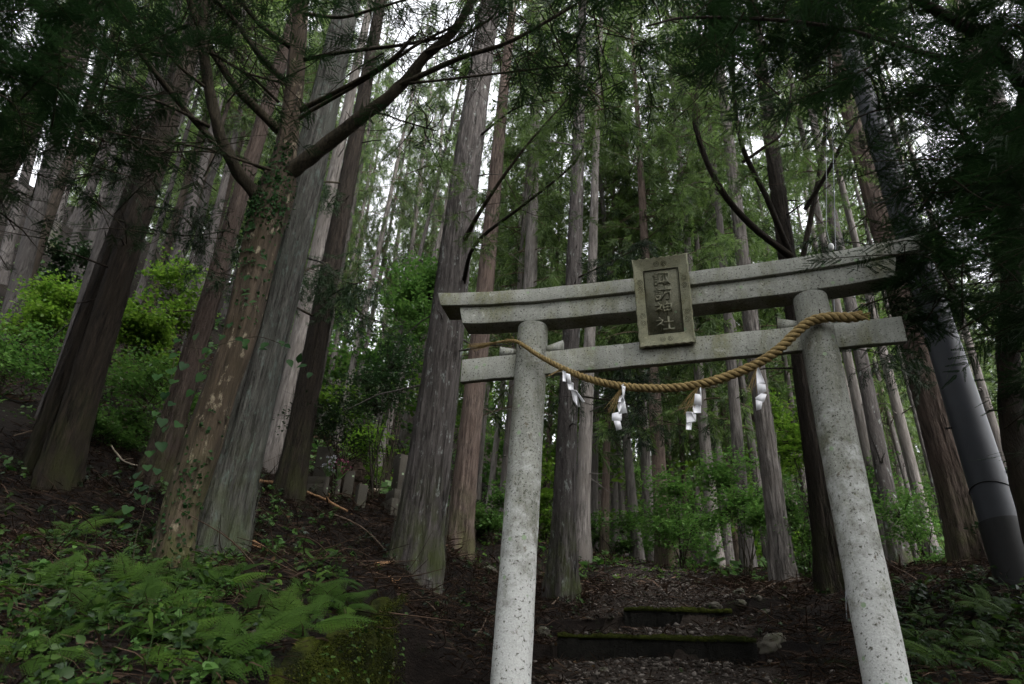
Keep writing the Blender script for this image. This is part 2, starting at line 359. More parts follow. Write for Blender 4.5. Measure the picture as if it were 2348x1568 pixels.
def axis_coords(lo, hi, c, fine, coarse):
    out = [c]
    while out[-1] < hi: out.append(out[-1] + min(coarse, fine + .06*max(0, out[-1]-c-5)))
    neg = [c]
    while neg[-1] > lo: neg.append(neg[-1] - min(coarse, fine + .06*max(0, c-neg[-1]-5)))
    return np.array(sorted(set(neg + out)))
gx = axis_coords(-70, 70, .5, .11, 3.0); gy = axis_coords(-45, 110, 8.36, .11, 3.0)
GX, GY = np.meshgrid(gx, gy, indexing='ij')
GZ = hz(GX, GY)
onpath = np.clip((1.15 - np.abs(GX - path_x(GY))) / .4, 0, 1) * (GY > 5) * (GY < 26)
rough = np.array([mnoise.fractal(Vector((x*.9, y*.9, 0)), 1.0, 2.0, 4) for x, y in zip(GX.ravel(), GY.ravel())]).reshape(GX.shape)
fine = np.array([mnoise.noise(Vector((x*4.5, y*4.5, 3))) for x, y in zip(GX.ravel(), GY.ravel())]).reshape(GX.shape)
GZ = GZ + (rough*.10 + fine*.03) * (1 - .75*onpath)
def sheet(X, Y, Z, name, m):
    a, b = X.shape; i, j = np.meshgrid(np.arange(a-1), np.arange(b-1), indexing='ij')
    F = np.stack([i*b+j, (i+1)*b+j, (i+1)*b+j+1, i*b+j+1], -1).reshape(-1, 4)
    mb = MB(); mb.add(np.stack([X, Y, Z], -1).reshape(-1, 3), F); return mb.build(name, m, smooth=True)
tag(sheet(GX, GY, GZ, 'ground', M_GROUND), kind='structure')
# gravel path as a sheet just above the ground
py = np.concatenate([np.arange(5.2, 8.30, .08), [8.33, 8.39], np.arange(8.42, 10.1, .08), [10.12, 10.18], np.arange(10.22, 26, .12)])
ps = np.linspace(-1, 1, 26)
PYY, PSS = np.meshgrid(py, ps, indexing='ij')
wid = 1.12 + .16*np.sin(PYY*1.7) + .1*np.sin(PYY*4.1 + 1)
PXX = path_x(PYY) + PSS*wid
pn = np.array([mnoise.fractal(Vector((x*2.2, y*2.2, 9)), 1.0, 2.0, 4) for x, y in zip(PXX.ravel(), PYY.ravel())]).reshape(PXX.shape)
from_r = np.array([mnoise.fractal(Vector((x*.9, y*.9, 0)), 1.0, 2.0, 4)*.10 + mnoise.noise(Vector((x*4.5, y*4.5, 3)))*.03 for x, y in zip(PXX.ravel(), PYY.ravel())]).reshape(PXX.shape)
op2 = np.clip((1.15 - np.abs(PXX - path_x(PYY))) / .4, 0, 1)
PZZ = hz(PXX, PYY) + from_r*(1-.75*op2) + .02*(1 - np.abs(PSS)**4) + pn*.012 - .03*np.abs(PSS)**6
tag(sheet(PXX, PYY, PZZ, 'path', M_PATH), kind='structure')

# step edges of dark boards with a mossy lip
for k, (sy, sh, hw) in enumerate(zip(STEP_Y, STEP_H, (.98, .66))):
    cx = path_x(sy) + (.0 if k == 0 else .14); zt = float(hz(np.array([cx]), np.array([sy+.03]))[0]) + .02
    t = thing('path_step', ['wide dark step edge with a mossy lip, lower one across the gravel path', 'narrower dark step edge farther up the path, between two rocks'][k], 'step', (cx, sy, zt), None, -.14)
    rg = np.random.default_rng(3+k); n = 60
    for nm, m_, (ya, yb, za, zb) in (('riser', M_STEP, (-.06, .05, -.42, -.035)), ('mossy_lip', M_MOSS, (-.075, .07, -.035, .012))):
        mb = MB(); xs = np.linspace(-hw, hw, n); j = rg.normal(0, .006, (n, 4))
        j[:, 2] += .012*np.sin(xs*3.1 + k) + .008*np.sin(xs*11); j[:, 0] += .014*np.sin(xs*4.3); j[:, 3] += .014*np.sin(xs*4.3) + rg.normal(0, .006, n)
        V = np.array([[[x, ya+j[i,0], za], [x, yb, za], [x, yb, zb+j[i,2]], [x, ya+j[i,3], zb+j[i,2]]] for i, x in enumerate(xs)]).reshape(-1, 3)
        F = [[i*4+a, i*4+(a+1)%4, (i+1)*4+(a+1)%4, (i+1)*4+a] for i in range(n-1) for a in range(4)] + [[0,3,2,1], [(n-1)*4+a for a in range(4)]]
        mb.add(V, F); mb.build(nm, m_, t)
# mossy retaining wall on the left of the path
def wall():
    n, mrows = 70, 30; d = WB - WA; L = np.linalg.norm(d[:2]); nrm = np.array([-d[1], d[0], 0]) / L
    if nrm[0] < 0: nrm = -nrm
    V = []; rg = np.random.default_rng(9)
    for i in range(n):
        s = i/(n-1); p = WA + d*s
        for j in range(mrows):
            h = j/(mrows-1); q = p + nrm*(.06 + .12*h) - np.array([0, 0, h*1.9])
            nz = mnoise.fractal(Vector((s*9, h*7, 1)), 1., 2., 5)*.045 + mnoise.fractal(Vector((s*26, h*5, 4)), 1., 2., 3)*.03
            ed = max(0, 1 - s/.10)**1.5; tp = max(0, 1 - h/.10)
            q = q - nrm*(.16*ed + .05*tp) + d/L*(.05*mnoise.fractal(Vector((h*6, 3, 7)), 1., 2., 4) + .03*mnoise.noise(Vector((h*25, 1, 2))))*(s < .12) + np.array([0, 0, 1.])*tp*(.07*mnoise.fractal(Vector((s*7, 8, 1)), 1., 2., 4) - .05*ed)
            V.append(q + nrm*nz*1.4)
    off = len(V)
    for i in range(n):
        p = WA + d*(i/(n-1)); V += [p - nrm*.34, p - nrm*.34 - np.array([0, 0, 1.9])]
    F = [[i*mrows+j, i*mrows+j+1, (i+1)*mrows+j+1, (i+1)*mrows+j] for i in range(n-1) for j in range(mrows-1)]
    F += [[i*mrows, (i+1)*mrows, off+2*i+2, off+2*i] for i in range(n-1)] + [[off+2*i, off+2*i+2, off+2*i+3, off+2*i+1] for i in range(n-1)]
    for i in (0, n-1): F.append([i*mrows+j for j in range(mrows)] + [off+2*i+1, off+2*i])
    mb = MB(); mb.add(np.array(V), F); o = mb.build('retaining_wall', M_MOSSW, smooth=False)
    tag(o, 'low mossy green retaining wall holding the fern bank beside the path', 'wall')
wall()

# ---------------------------------------------------------------- torii
TO = np.array([1.44739, 6.28888, 3.9107]); TYAW = -.30062
TX = np.array([math.cos(TYAW), math.sin(TYAW), 0]); TY_ = np.array([-math.sin(TYAW), math.cos(TYAW), 0])
def tl(u, v, yl):                        # photo point on the torii-parallel plane at local y = yl -> local coords
    d = ray(u, v); tt = ((TO @ TY_) + yl) / (d @ TY_); P = d*tt - TO
    return np.array([P @ TX, P @ TY_, P[2]])
ZB = -3.45
torii = thing('torii_gate', 'weathered grey stone shrine gate with lintel plaque, standing over the path', 'gate', TO, rz=TYAW)
S0, LEAN, R0, TAP = 1.31072, .01696, .15, .00298
rg = np.random.default_rng(1)
for sg in (-1, 1):
    mb = MB(); zz = np.linspace(ZB, .425, 60)
    P = np.array([[sg*(S0 - LEAN*z), 0, z] for z in zz]); th = np.linspace(0, 2*np.pi, 64, endpoint=False)
    tube(mb, P, [R0 - TAP*z for z in zz], 64, rmod=lambda i, t: 1 + .008*np.sin(i*.31 + 2*t) + .005*np.sin(i*.9 + 3*t + sg) + .004*np.sin(5*t + i*.2))
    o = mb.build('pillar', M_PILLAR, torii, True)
def beam(name, hx, y0, y1, zlo, zhi, sori, kL, ridge=0.0, slant=0.0, n=60, mat_=M_TORII):
    mb = MB(); xs = np.linspace(-1, 1, n); V = []; prof = [(y0, zlo), (y1, zlo), (y1, zhi)] + ([(0, zhi+ridge)] if ridge else []) + [(y0, zhi)]
    k = len(prof)
    for s in xs:
        for (yy, z) in prof:
            x = s*(hx + slant*(z - zlo)); zc = z + sori*(abs(x)/kL)**3
            V.append([x, yy + .002*math.sin(9*x+z*40), zc + .002*math.sin(13*x + yy*30)])
    F = [[i*k+a, (i+1)*k+a, (i+1)*k+(a+1) % k, i*k+(a+1) % k] for i in range(n-1) for a in range(k)] + [list(range(k)), [(n-1)*k+a for a in range(k)][::-1]]
    mb.add(np.array(V), F); o = mb.build(name, mat_, torii)
    bv = o.modifiers.new('soft_edges', 'BEVEL'); bv.width = .006; bv.segments = 2; bv.limit_method = 'ANGLE'; bv.angle_limit = .6
    return o
beam('under_lintel', 2.02, -.106, .106, .433, .632, .10466, 2.2651, slant=.25)
beam('top_lintel', 2.265, -.145, .145, .6351, .79, .10466, 2.2651, .05, .3)
beam('tie_beam', 2.012, -.03, .03, -.1265, .1265, 0, 2.2)
# wedges seated on the tie beam at the pillars
for sg in (-1, 1):
    for q in (-1, 1):
        xi = sg*S0 + q*(R0 + .004); xo = xi + q*.165
        z0 = .1285; zi, zo = (.185, .235) if sg*q < 0 else (.185, .235)
        V = []; 
        for x, zt in ((xi, zi), (xo, zo)): V += [[x, -.028, z0], [x, .028, z0], [x, .028, zt], [x, -.028, zt]]
        mb = MB(); mb.add(np.array(V), [[0,1,2,3], [7,6,5,4], [0,4,5,1], [1,5,6,2], [2,6,7,3], [3,7,4,0]]); mb.build('wedge', M_TORII, torii)
# plaque
PW, PH, PT = .518, .853, .4064
plq = MB(); ow, oh, iw, ih, dp = PW/2, PH/2, PW/2*.60, PH/2*.70, .035
def ring(hw, hh, z, n=15, notch=0.0):
    out = []
    for a, b in (((-hw,-hh),(hw,-hh)), ((hw,-hh),(hw,hh)), ((hw,hh),(-hw,hh)), ((-hw,hh),(-hw,-hh))):
        for i in range(n):
            s = i/n; p = np.array(a)*(1-s) + np.array(b)*s
            if notch and i and i % 2 == 0: p = p*(1 - notch)
            out.append([p[0], p[1], z])
    return np.array(out)
rings = [ring(ow*.93, oh*.955, -.06), ring(ow, oh, -.02, notch=.025), ring(ow*.975, oh*.985, .014, notch=.03), ring(ow*.93, oh*.957, .012), ring(iw*1.06, ih*1.03, -.022), ring(iw*1.02, ih*1.01, -.022), ring(iw, ih, -.034)]
V = np.concatenate(rings); n4 = 60; F = [[k*n4+i, k*n4+(i+1) % n4, (k+1)*n4+(i+1) % n4, (k+1)*n4+i] for k in range(len(rings)-1) for i in range(n4)] + [list(range(n4))[::-1]]
plq.add(V, F)
# local plaque frame: x right, y up (tilted), z towards the viewer
pm = Matrix(((1,0,0,.0034), (0,-math.sin(PT),-math.cos(PT),-.25), (0,math.cos(PT),-math.sin(PT),.4142), (0,0,0,1)))
po = plq.build('plaque', M_PLAQUE, torii); po.matrix_local = pm
pb = MB(); box(pb, (-iw*1.0, -ih*1.0, -.055), (iw*1.0, ih*1.0, -.030)); pb.build('panel', M_PANEL, po)
GLY = [([(0.312,-0.034),(0.145,-0.034),(0.145,-0.081),(0.061,-0.081),(0.061,0.281),(0.312,0.281),(0.227,0.051),(0.227,0.196),(0.145,0.196),(0.145,0.051),(0.311,0.466),(0.063,0.466),(0.063,0.549),(0.311,0.549),(0.311,0.332),(0.063,0.332),(0.063,0.416),(0.311,0.416),(0.337,0.596),(0.026,0.596),(0.026,0.682),(0.337,0.682),(0.228,0.771),(0.254,0.696),(0.168,0.663),(0.144,0.74),(0.105,0.822),(0.188,0.849),(0.373,0.71),(0.323,0.71),(0.323,0.801),(0.685,0.801),(0.685,0.745),(0.891,0.745),(0.904,0.747),(0.957,0.738),(0.922,0.408),(0.858,0.162),(0.908,0.063),(0.985,-0.023),(0.953,-0.059),(0.922,-0.102),(0.848,-0.019),(0.808,0.052),(0.766,-0.019),(0.697,-0.101),(0.666,-0.062),(0.634,-0.031),(0.707,0.058),(0.761,0.163),(0.711,0.389),(0.685,0.654),(0.65,0.654),(0.65,0.71),(0.646,0.71),(0.646,0.184),(0.71,0.194),(0.712,0.11),(0.646,0.098),(0.646,-0.093),(0.558,-0.093),(0.558,0.084),(0.336,0.047),(0.317,0.138),(0.373,0.146),(0.558,0.594),(0.558,0.71),(0.46,0.71),(0.46,0.594),(0.812,0.324),(0.866,0.654),(0.768,0.654),(0.558,0.383),(0.558,0.504),(0.46,0.504),(0.46,0.383),(0.558,0.171),(0.558,0.294),(0.46,0.294),(0.46,0.158)],[[19,18,21,20],[67,66,28],[51,70,52],[71,70,51],[11,10,13,12],[15,14,17,16],[23,22,27,26,25,24],[71,51,50,49,48,47,46,45,44,43,42,41,40,39,38,37,36,35,34,33,32,31,30,29,28,66,65,68,74,73,72,75,78,77,76,57,56,55,54,53,52,70,69],[75,74,68,67,28,64,63,62,61,60,59,58,57,76,79,78],[1,0,5,7,6,9,8,3,2],[5,4,3,8,7]]),([(0.376,0.466),(0.074,0.466),(0.074,0.55),(0.376,0.55),(0.377,0.335),(0.074,0.335),(0.074,0.418),(0.377,0.418),(0.416,0.596),(0.035,0.596),(0.035,0.682),(0.416,0.682),(0.291,0.711),(0.214,0.663),(0.135,0.818),(0.207,0.86),(0.756,0.668),(0.794,0.679),(0.963,0.679),(0.963,0.583),(0.651,0.583),(0.644,0.455),(0.918,0.455),(0.896,0.083),(0.86,-0.045),(0.826,-0.073),(0.785,-0.083),(0.646,-0.083),(0.637,-0.037),(0.617,0.014),(0.752,0.008),(0.769,0.01),(0.777,0.016),(0.802,0.108),(0.82,0.36),(0.634,0.36),(0.573,0.109),(0.41,-0.101),(0.379,-0.063),(0.343,-0.032),(0.518,0.241),(0.554,0.583),(0.419,0.583),(0.419,0.679),(0.656,0.679),(0.609,0.824),(0.696,0.847),(0.377,-0.031),(0.158,-0.031),(0.158,-0.079),(0.073,-0.079),(0.073,0.285),(0.377,0.285),(0.29,0.056),(0.29,0.198),(0.158,0.198),(0.158,0.056)],[[1,0,3,2],[13,12,15,14],[41,19,42],[20,19,41],[9,8,11,10],[53,56,55,54,52,51,50,49,48,47],[42,19,18,17,16,46,45,44,43],[5,4,7,6],[38,37,36,35,34,33,32,31,30,29,28,27,26,25,24,23,22,21,20,41,40,39],[53,47,52,54]]),([(0.324,0.71),(0.242,0.656),(0.138,0.81),(0.217,0.854),(0.625,0.278),(0.625,0.396),(0.509,0.396),(0.509,0.278),(0.625,0.602),(0.509,0.602),(0.509,0.487),(0.625,0.487),(0.722,0.278),(0.841,0.278),(0.841,0.396),(0.722,0.396),(0.722,0.602),(0.722,0.487),(0.841,0.487),(0.841,0.602),(0.722,0.694),(0.937,0.694),(0.937,0.146),(0.841,0.146),(0.841,0.186),(0.722,0.186),(0.722,-0.091),(0.625,-0.091),(0.625,0.186),(0.509,0.186),(0.509,0.139),(0.416,0.139),(0.416,0.694),(0.625,0.694),(0.625,0.852),(0.722,0.852),(0.36,0.684),(0.41,0.646),(0.353,0.524),(0.289,0.427),(0.423,0.29),(0.362,0.207),(0.271,0.321),(0.271,-0.091),(0.178,-0.091),(0.178,0.297),(0.06,0.195),(0.039,0.249),(0.017,0.291),(0.176,0.429),(0.283,0.587),(0.04,0.587),(0.04,0.68),(0.343,0.68)],[[16,19,21,9,8,11,10,6,17],[1,0,3,2],[25,13,12,29,28,27,26],[40,39,38,37,36,53,52,51,50,49,48,47,46,45,44,43,42,41],[33,32,31,30,29,4,7,6,10,9,21,20,35,34],[18,17,6,5,4,29,12,15,14,13,25,24,23,22,21,19]]),([(0.282,0.783),(0.331,0.708),(0.249,0.657),(0.203,0.733),(0.141,0.811),(0.219,0.856),(0.374,0.684),(0.427,0.646),(0.367,0.526),(0.302,0.43),(0.441,0.291),(0.378,0.209),(0.285,0.321),(0.285,-0.091),(0.188,-0.091),(0.188,0.304),(0.054,0.196),(0.034,0.249),(0.012,0.291),(0.181,0.43),(0.294,0.587),(0.041,0.587),(0.041,0.68),(0.357,0.68),(0.737,0.538),(0.95,0.538),(0.95,0.442),(0.737,0.442),(0.737,0.045),(0.972,0.045),(0.972,-0.053),(0.371,-0.053),(0.371,0.045),(0.637,0.045),(0.637,0.442),(0.418,0.442),(0.418,0.538),(0.637,0.538),(0.637,0.855),(0.737,0.855)],[[25,24,39,38,37,36,35,26],[28,27,34,33,32,31,30,29],[2,1,0,5,4,3],[34,26,35],[27,26,34],[7,6,23,22,21,20,19,18,17,16,15,14,13,12,11,10,9,8]])]
gb = MB(); ch = ih*2/4.25
for k, (gv, gf) in enumerate(GLY):
    g = np.array(gv, float); n = len(g); cxs = g[:, 0] - .5; cys = g[:, 1] - .38
    X = cxs*ch*1.22; Y = (1.5 - k)*ch*1.02 + cys*ch*.98
    lo = np.c_[X, Y, np.full(n, -.0305)]; hi = np.c_[X, Y, np.full(n, -.019)]
    fl = []; edge = {}
    for f in gf:
        for a, b in zip(f, f[1:]+f[:1]): edge[(a, b)] = 1
    for (a, b) in edge:
        if (b, a) not in edge: fl.append([a, b, b+n, a+n])
    gb.add(np.concatenate([lo, hi]), fl + [[i+n for i in f] for f in gf])
tag(gb.build('lettering', M_PANEL, po), 'raised vertical characters 諏訪神社')
# engraved outline of the panel and scrolls on the frame
eb = MB()
for (a, b) in (((-1,-1),(1,-1)), ((1,-1),(1,1)), ((1,1),(-1,1)), ((-1,1),(-1,-1))):
    p = np.array([a[0]*iw*1.03, a[1]*ih*1.015, -.0215]); q = np.array([b[0]*iw*1.03, b[1]*ih*1.015, -.0215])
    tube(eb, np.array([p + (q-p)*s for s in np.linspace(0, 1, 14)]) + np.c_[np.random.default_rng(5).normal(0, .001, (14, 2)), np.zeros(14)], .0035, 5)
def scroll(cx, cy, ang, zf):
    for sg in (-1, 1):
        tt = np.linspace(0, 4.2*np.pi, 40); r = .004 + .024*tt/tt[-1]
        x = sg*.032 + r*np.cos(tt*sg + (0 if sg > 0 else np.pi)); y = r*np.sin(tt*sg + (0 if sg > 0 else np.pi))
        c, s = math.cos(ang), math.sin(ang); X = cx + c*x - s*y; Y = cy + s*x + c*y
        tube(eb, np.c_[X, Y, [zf(a, b) for a, b in zip(X, Y)]], .0018, 4)
def zfr(x, y):                            # frame surface height
    s = max((abs(x)-iw*1.06)/(ow*.93-iw*1.06), (abs(y)-ih*1.03)/(oh*.957-ih*1.03)); return -.022 + .034*min(max(s, 0), 1) + .0005
for cx, cy, an in ((0, (oh+ih)/2*.985, 0), (0, -(oh+ih)/2*.985, 0)): scroll(cx, cy, an, zfr)
for sx in (-1, 1):
    for cy in (.16, -.16): scroll(sx*(ow*.93+iw*1.06)/2, cy, math.pi/2, zfr)
eb.build('engraving', M_GROOVE, po)

# nails that carry the rope
for (u, v) in ((1193, 800), (1880, 735)):
    mb = MB(); p = tl(u, v, -.15); tube(mb, [p, p + [0, -.06, .0], p + [0, -.075, .07]], .006, 6); mb.build('nail', M_NAIL, torii)

# sacred straw rope
rp_px = [(1138,785),(1160,782),(1182,782),(1205,795),(1230,812),(1262,830),(1300,849),(1345,867),(1395,880),(1440,887),(1485,890),(1530,890),(1575,886),(1625,876),(1680,858),(1735,834),(1782,803),(1822,765),(1842,747),(1868,733),(1905,727),(1945,728),(1975,724)]
rp = np.array([tl(u, v, -.215) for u, v in rp_px])
rc = spline(rp, 360)
rope = thing('straw_rope', 'twisted golden straw rope slung across the stone gate from two nails', 'rope', TO, rz=TYAW)
P, T, A, B = frames(rc); seg = np.r_[0, np.cumsum(np.linalg.norm(np.diff(rc, axis=0), axis=1))]; tot = seg[-1]
rad = np.interp(seg/tot, [0, .08, .3, .6, 1], [.010, .019, .031, .038, .042])
rg = np.random.default_rng(21)
ph = np.cumsum(np.r_[0, np.diff(seg)] / (rad*4.3)) * 2*np.pi
for k in range(3):
    a = ph + k*2*np.pi/3
    C = P + (rad*.56)[:, None]*(np.cos(a)[:, None]*A + np.sin(a)[:, None]*B)
    mb = MB(); jit = rg.normal(0, .05, (360, 14))
    tube(mb, C, rad*.55, 14, var=np.repeat(rg.random(360), 14), rmod=lambda i, t: 1 + jit + .08*np.sin(6*t + i*.8))
    for _ in range(60):                  # loose fibres
        i = rg.integers(6, 350); d = T[i]*rg.choice([-1, 1]) + A[i]*rg.normal(0, .45) + B[i]*rg.normal(0, .45)
        s = C[i] + (A[i]*rg.normal() + B[i]*rg.normal())*rad[i]*.4; tube(mb, [s, s + d*.03, s + d*.07 + [0, 0, -.008]], [.0016, .0013, .0008], 4, var=rg.random())
    mb.build('strand', M_STRAW, rope, True)
def fan(name, start, ends, n, r=.0022, yl=-.22):
    mb = MB(); s = tl(*start, yl)
    for i in range(n):
        f = rg.random(); e = tl(ends[0][0]*(1-f)+ends[1][0]*f, ends[0][1]*(1-f)+ends[1][1]*f, yl + rg.normal(0, .03)); e = s + (e - s)*rg.uniform(.72, 1.03)
        m = (s + e)/2 + rg.normal(0, .008, 3); tube(mb, [s + rg.normal(0, .006, 3), m, e], [r*1.3, r, r*.7], 4, var=rg.random())
    mb.build(name, M_STRAW, rope, True)
fan('loose_end', (1140,785), ((1062,790),(1085,806)), 26); fan('loose_end', (1970,725), ((1995,712),(1996,738)), 30, .003)
for st, en in (((1288,846),((1240,866),(1262,862))), ((1425,889),((1380,938),(1408,957))), ((1600,884),((1545,942),(1590,957))), ((1737,834),((1706,906),(1748,902)))):
    fan('straw_tassel', st, en, 15)
# paper streamers
def Z6(L, s=4.515, ox=1480, oy=850): return [((ox + x/s)*.9168, (oy + y/s)*.9168) for x, y in L]
SH = [
 ('white zigzag paper streamer with a torn split end, hanging nearest the left pillar', [Z6(q, 1.8935, 1080, 580) for q in ([(615,640),(632,640),(635,712),(620,712)], [(633,672),(655,675),(659,714),(640,712)], [(638,710),(668,712),(672,755),(648,750)], [(660,750),(684,752),(725,805),(715,812),(690,775),(700,825),(690,825),(665,790)])]),
 ('white paper streamer whose top fold pokes above the rope, left of its lowest sag', [Z6(q) for q in ([(320,498),(352,470),(386,498),(352,520)], [(338,520),(380,530),(366,610),(345,700)], [(310,618),(352,610),(348,712),(297,714)], [(352,640),(372,690),(397,820),(300,832),(280,725)], [(222,818),(290,808),(336,830),(337,915),(228,922)], [(248,922),(320,918),(338,1000),(270,1012)])]),
 ('white zigzag paper streamer with five crisp folds, right of the lowest rope sag', [Z6(q) for q in ([(1212,515),(1228,515),(1238,640),(1226,640)], [(1165,618),(1236,620),(1237,732),(1145,722)], [(1130,728),(1228,732),(1234,828),(1145,842)], [(1062,822),(1130,818),(1178,842),(1172,918),(1062,930)], [(1062,932),(1127,928),(1122,1020),(1060,1024)])]),
 ('thin translucent paper streamer bunched under the rope by the other pillar', [Z6(q) for q in ([(1850,295),(1880,305),(1955,490),(1860,520)], [(1860,500),(1958,505),(1970,575),(1872,605)], [(1840,640),(1912,592),(1972,615),(1940,710),(1852,690)], [(1848,690),(1925,700),(1910,775),(1855,785)])])]
for lab, polys in SH:
    o = None; mb = MB()
    for i, q in enumerate(polys):
        P2 = np.array([tl(u, v, -.235 - .006*(i % 2)) for u, v in q]); tilt = .02*(1 if i % 2 else -1)
        P2[:, 1] += tilt*np.linspace(-1, 1, len(q)); n = len(q)
        mb.add(np.concatenate([P2, P2 + [0, .0012, 0]]), [list(range(n)), [n+k for k in range(n)][::-1]] + [[k, n+k, n+(k+1) % n, (k+1) % n] for k in range(n)])
    o = mb.build('paper_streamer', M_PAPER); o.location = TO; o.rotation_euler = (0, 0, TYAW); tag(o, lab, 'paper streamer', 'paper streamers hanging from the rope')
# ---------------------------------------------------------------- leaf and spray shapes
KITE = np.array([[0,0,0],[.5,.45,.06],[0,1,0],[-.5,.45,.06]], float); KITE_F = np.array([[0,1,2,3]])
OVATE = np.array([[0,0,0],[.24,.18,.05],[.30,.42,.07],[.17,.74,.03],[0,1,-.05],[-.17,.74,.03],[-.30,.42,.07],[-.24,.18,.05],[0,.45,0]], float)
OVATE_F = np.array([[0,1,2,8],[8,2,3,4],[0,8,6,7],[8,4,5,6]])
HEART = np.array([[0,.08,0],[.22,-.04,.03],[.44,.10,.05],[.47,.34,.06],[.28,.68,.03],[0,1,-.04],[-.28,.68,.03],[-.47,.34,.06],[-.44,.10,.05],[-.22,-.04,.03],[0,.45,0]], float)
HEART_F = np.array([[0,1,2,10],[10,2,3,4],[10,4,5,5],[0,10,8,9],[10,6,7,8],[10,5,5,6]])
HEART_F = np.array([[0,1,2],[0,2,10],[10,2,3],[10,3,4],[10,4,5],[10,5,6],[10,6,7],[10,7,8],[0,10,8],[0,8,9]])
def make_frond(n=16, wid=.17, blade=.03, droop=.12, seed=0):     # flat fir-like spray, length 1 along Y
    r = np.random.default_rng(seed); V = []; F = []
    def q(a, b, w_):
        d = b - a; s = np.cross(d, [0, 0, 1.]); s /= np.linalg.norm(s) + 1e-9; k = len(V)
        V.extend([a - s*w_*.4, (a+b)/2 - s*w_, b, (a+b)/2 + s*w_]); F.append([k, k+1, k+2, k+3])
    ax = lambda t: np.array([.02*math.sin(5*t), t, -droop*t*t])
    for i in range(6): q(ax(i/6), ax((i+1)/6 + .02), .006)
    for i in range(n):
        t = (i + .5)/n; L = wid*(1 - .75*t)*(.55 + .45*min(1, t*5))*r.uniform(.8, 1.15)
        for sg in (-1, 1):
            d = np.array([sg*.82, .62, -.25 + r.normal(0, .1)]); d /= np.linalg.norm(d); q(ax(t), ax(t) + d*L, blade*r.uniform(.7, 1.1))
    return np.array(V), np.array(F)
FROND, FROND_F = make_frond()
def make_double(seed=3):                # side sprays on a small branchlet
    r = np.random.default_rng(seed); V = []; F = []; c = 0
    for i in range(9):
        t = i/9; sg = -1 if i % 2 else 1; L = .62*(1 - .6*t); a = sg*r.uniform(.6, .95)
        if i == 8: a = 0; L = .45
        R = np.array([[math.cos(a), math.sin(a), 0], [-math.sin(a), math.cos(a), 0], [0, 0, 1]])
        V.append((FROND*L) @ R.T + np.array([0, t, -.15*t*t + r.normal(0, .02)])); F.append(FROND_F + c); c += len(FROND)
    return np.concatenate(V), np.concatenate(F)
BRANCHLET, BRANCHLET_F = make_double()
def make_cedar_spray(seed=5, n=26, wd=.022, Lr=(.22, .42)):      # drooping ropey needle sprays
    r = np.random.default_rng(seed); V = []; F = []
    for i in range(n):
        t = (i/n)**.9; a = r.uniform(0, 2*np.pi); d = np.array([math.cos(a)*.75, .75, math.sin(a)*.55 - .35]); d /= np.linalg.norm(d)
        p = np.array([0, t*.8, -.25*t*t]); L = r.uniform(*Lr); e = p + d*L + np.array([0, 0, -.10*L])
        s = np.cross(d, r.normal(size=3)); s /= np.linalg.norm(s); k = len(V); w_ = wd
        V.extend([p, p + (e-p)*.45 + s*w_, e, p + (e-p)*.45 - s*w_]); F.append([k, k+1, k+2, k+3])
    return np.array(V), np.array(F)
CSPRAY, CSPRAY_F = make_cedar_spray()
FINE, FINE_F = make_cedar_spray(6, 44, .011, (.14, .30))

def rnd_dirs(rg, n, zb=0.0, zs=.4):
    a = rg.uniform(0, 2*np.pi, n); return np.c_[np.cos(a), np.sin(a), rg.normal(zb, zs, n)]

# ---------------------------------------------------------------- cedar crowns (shared by every copy)
def crown_mesh(seed, H=24.0, z0=9.5, nb=150, L0=2.3, mat_=None, per=8, dens=1.0, fp=.85):
    rg = np.random.default_rng(seed); mb = MB(); wood = MB(); P = []; D = []; S = []; Vv = []
    for b in range(nb):
        f = rg.random()**fp; z = z0 + (H - z0)*f*.99; L = L0*(1 - f)**.75*rg.uniform(.55, 1.15) + .25; a = rg.uniform(0, 2*np.pi)
        up = rg.uniform(-.25, .35); tt = np.linspace(0, 1, 6); d0 = np.array([math.cos(a), math.sin(a), 0])
        pts = np.array([d0*L*t + np.array([0, 0, z + L*(up*t - .35*t*t)]) for t in tt]); tube(wood, pts, np.linspace(.022, .006, 6), 4, cap=False)
        m = int(per*L*dens) + 3; ts = rg.uniform(.25, 1, m); base = np.array([np.interp(ts, tt, pts[:, k]) for k in range(3)]).T
        dd = d0[None]*rg.uniform(.1, 1, (m, 1)) + rg.normal(0, .55, (m, 3)); dd[:, 2] -= .45
        P.append(base); D.append(dd); S.append(rg.uniform(.38, .85, m)); Vv.append(np.clip(rg.normal(.5, .28, m), 0, 1))
    P = np.concatenate(P); D = np.concatenate(D); S = np.concatenate(S); Vv = np.concatenate(Vv)
    scatter(mb, CSPRAY, CSPRAY_F, P, basis(D, rg.normal(0, .3, P.shape) + [0, 0, 1.], S, None), Vv)
    return combine('crown', [(mb, mat_), (wood, M_TWIG)])
CROWNS = [crown_mesh(100+i, z0=[11, 9.5, 12.5, 10][i], L0=[1.7, 1.9, 1.6, 1.8][i], nb=[56, 62, 50, 58][i], per=4, mat_=L_CEDAR) for i in range(4)]
FAR_CROWNS = [crown_mesh(150+i, z0=[4.5, 6, 3.5, 7][i], L0=[1.9, 2.2, 1.7, 2.0][i], nb=[100, 108, 92, 90][i], per=4, fp=1.1, mat_=L_CEDAR) for i in range(4)]

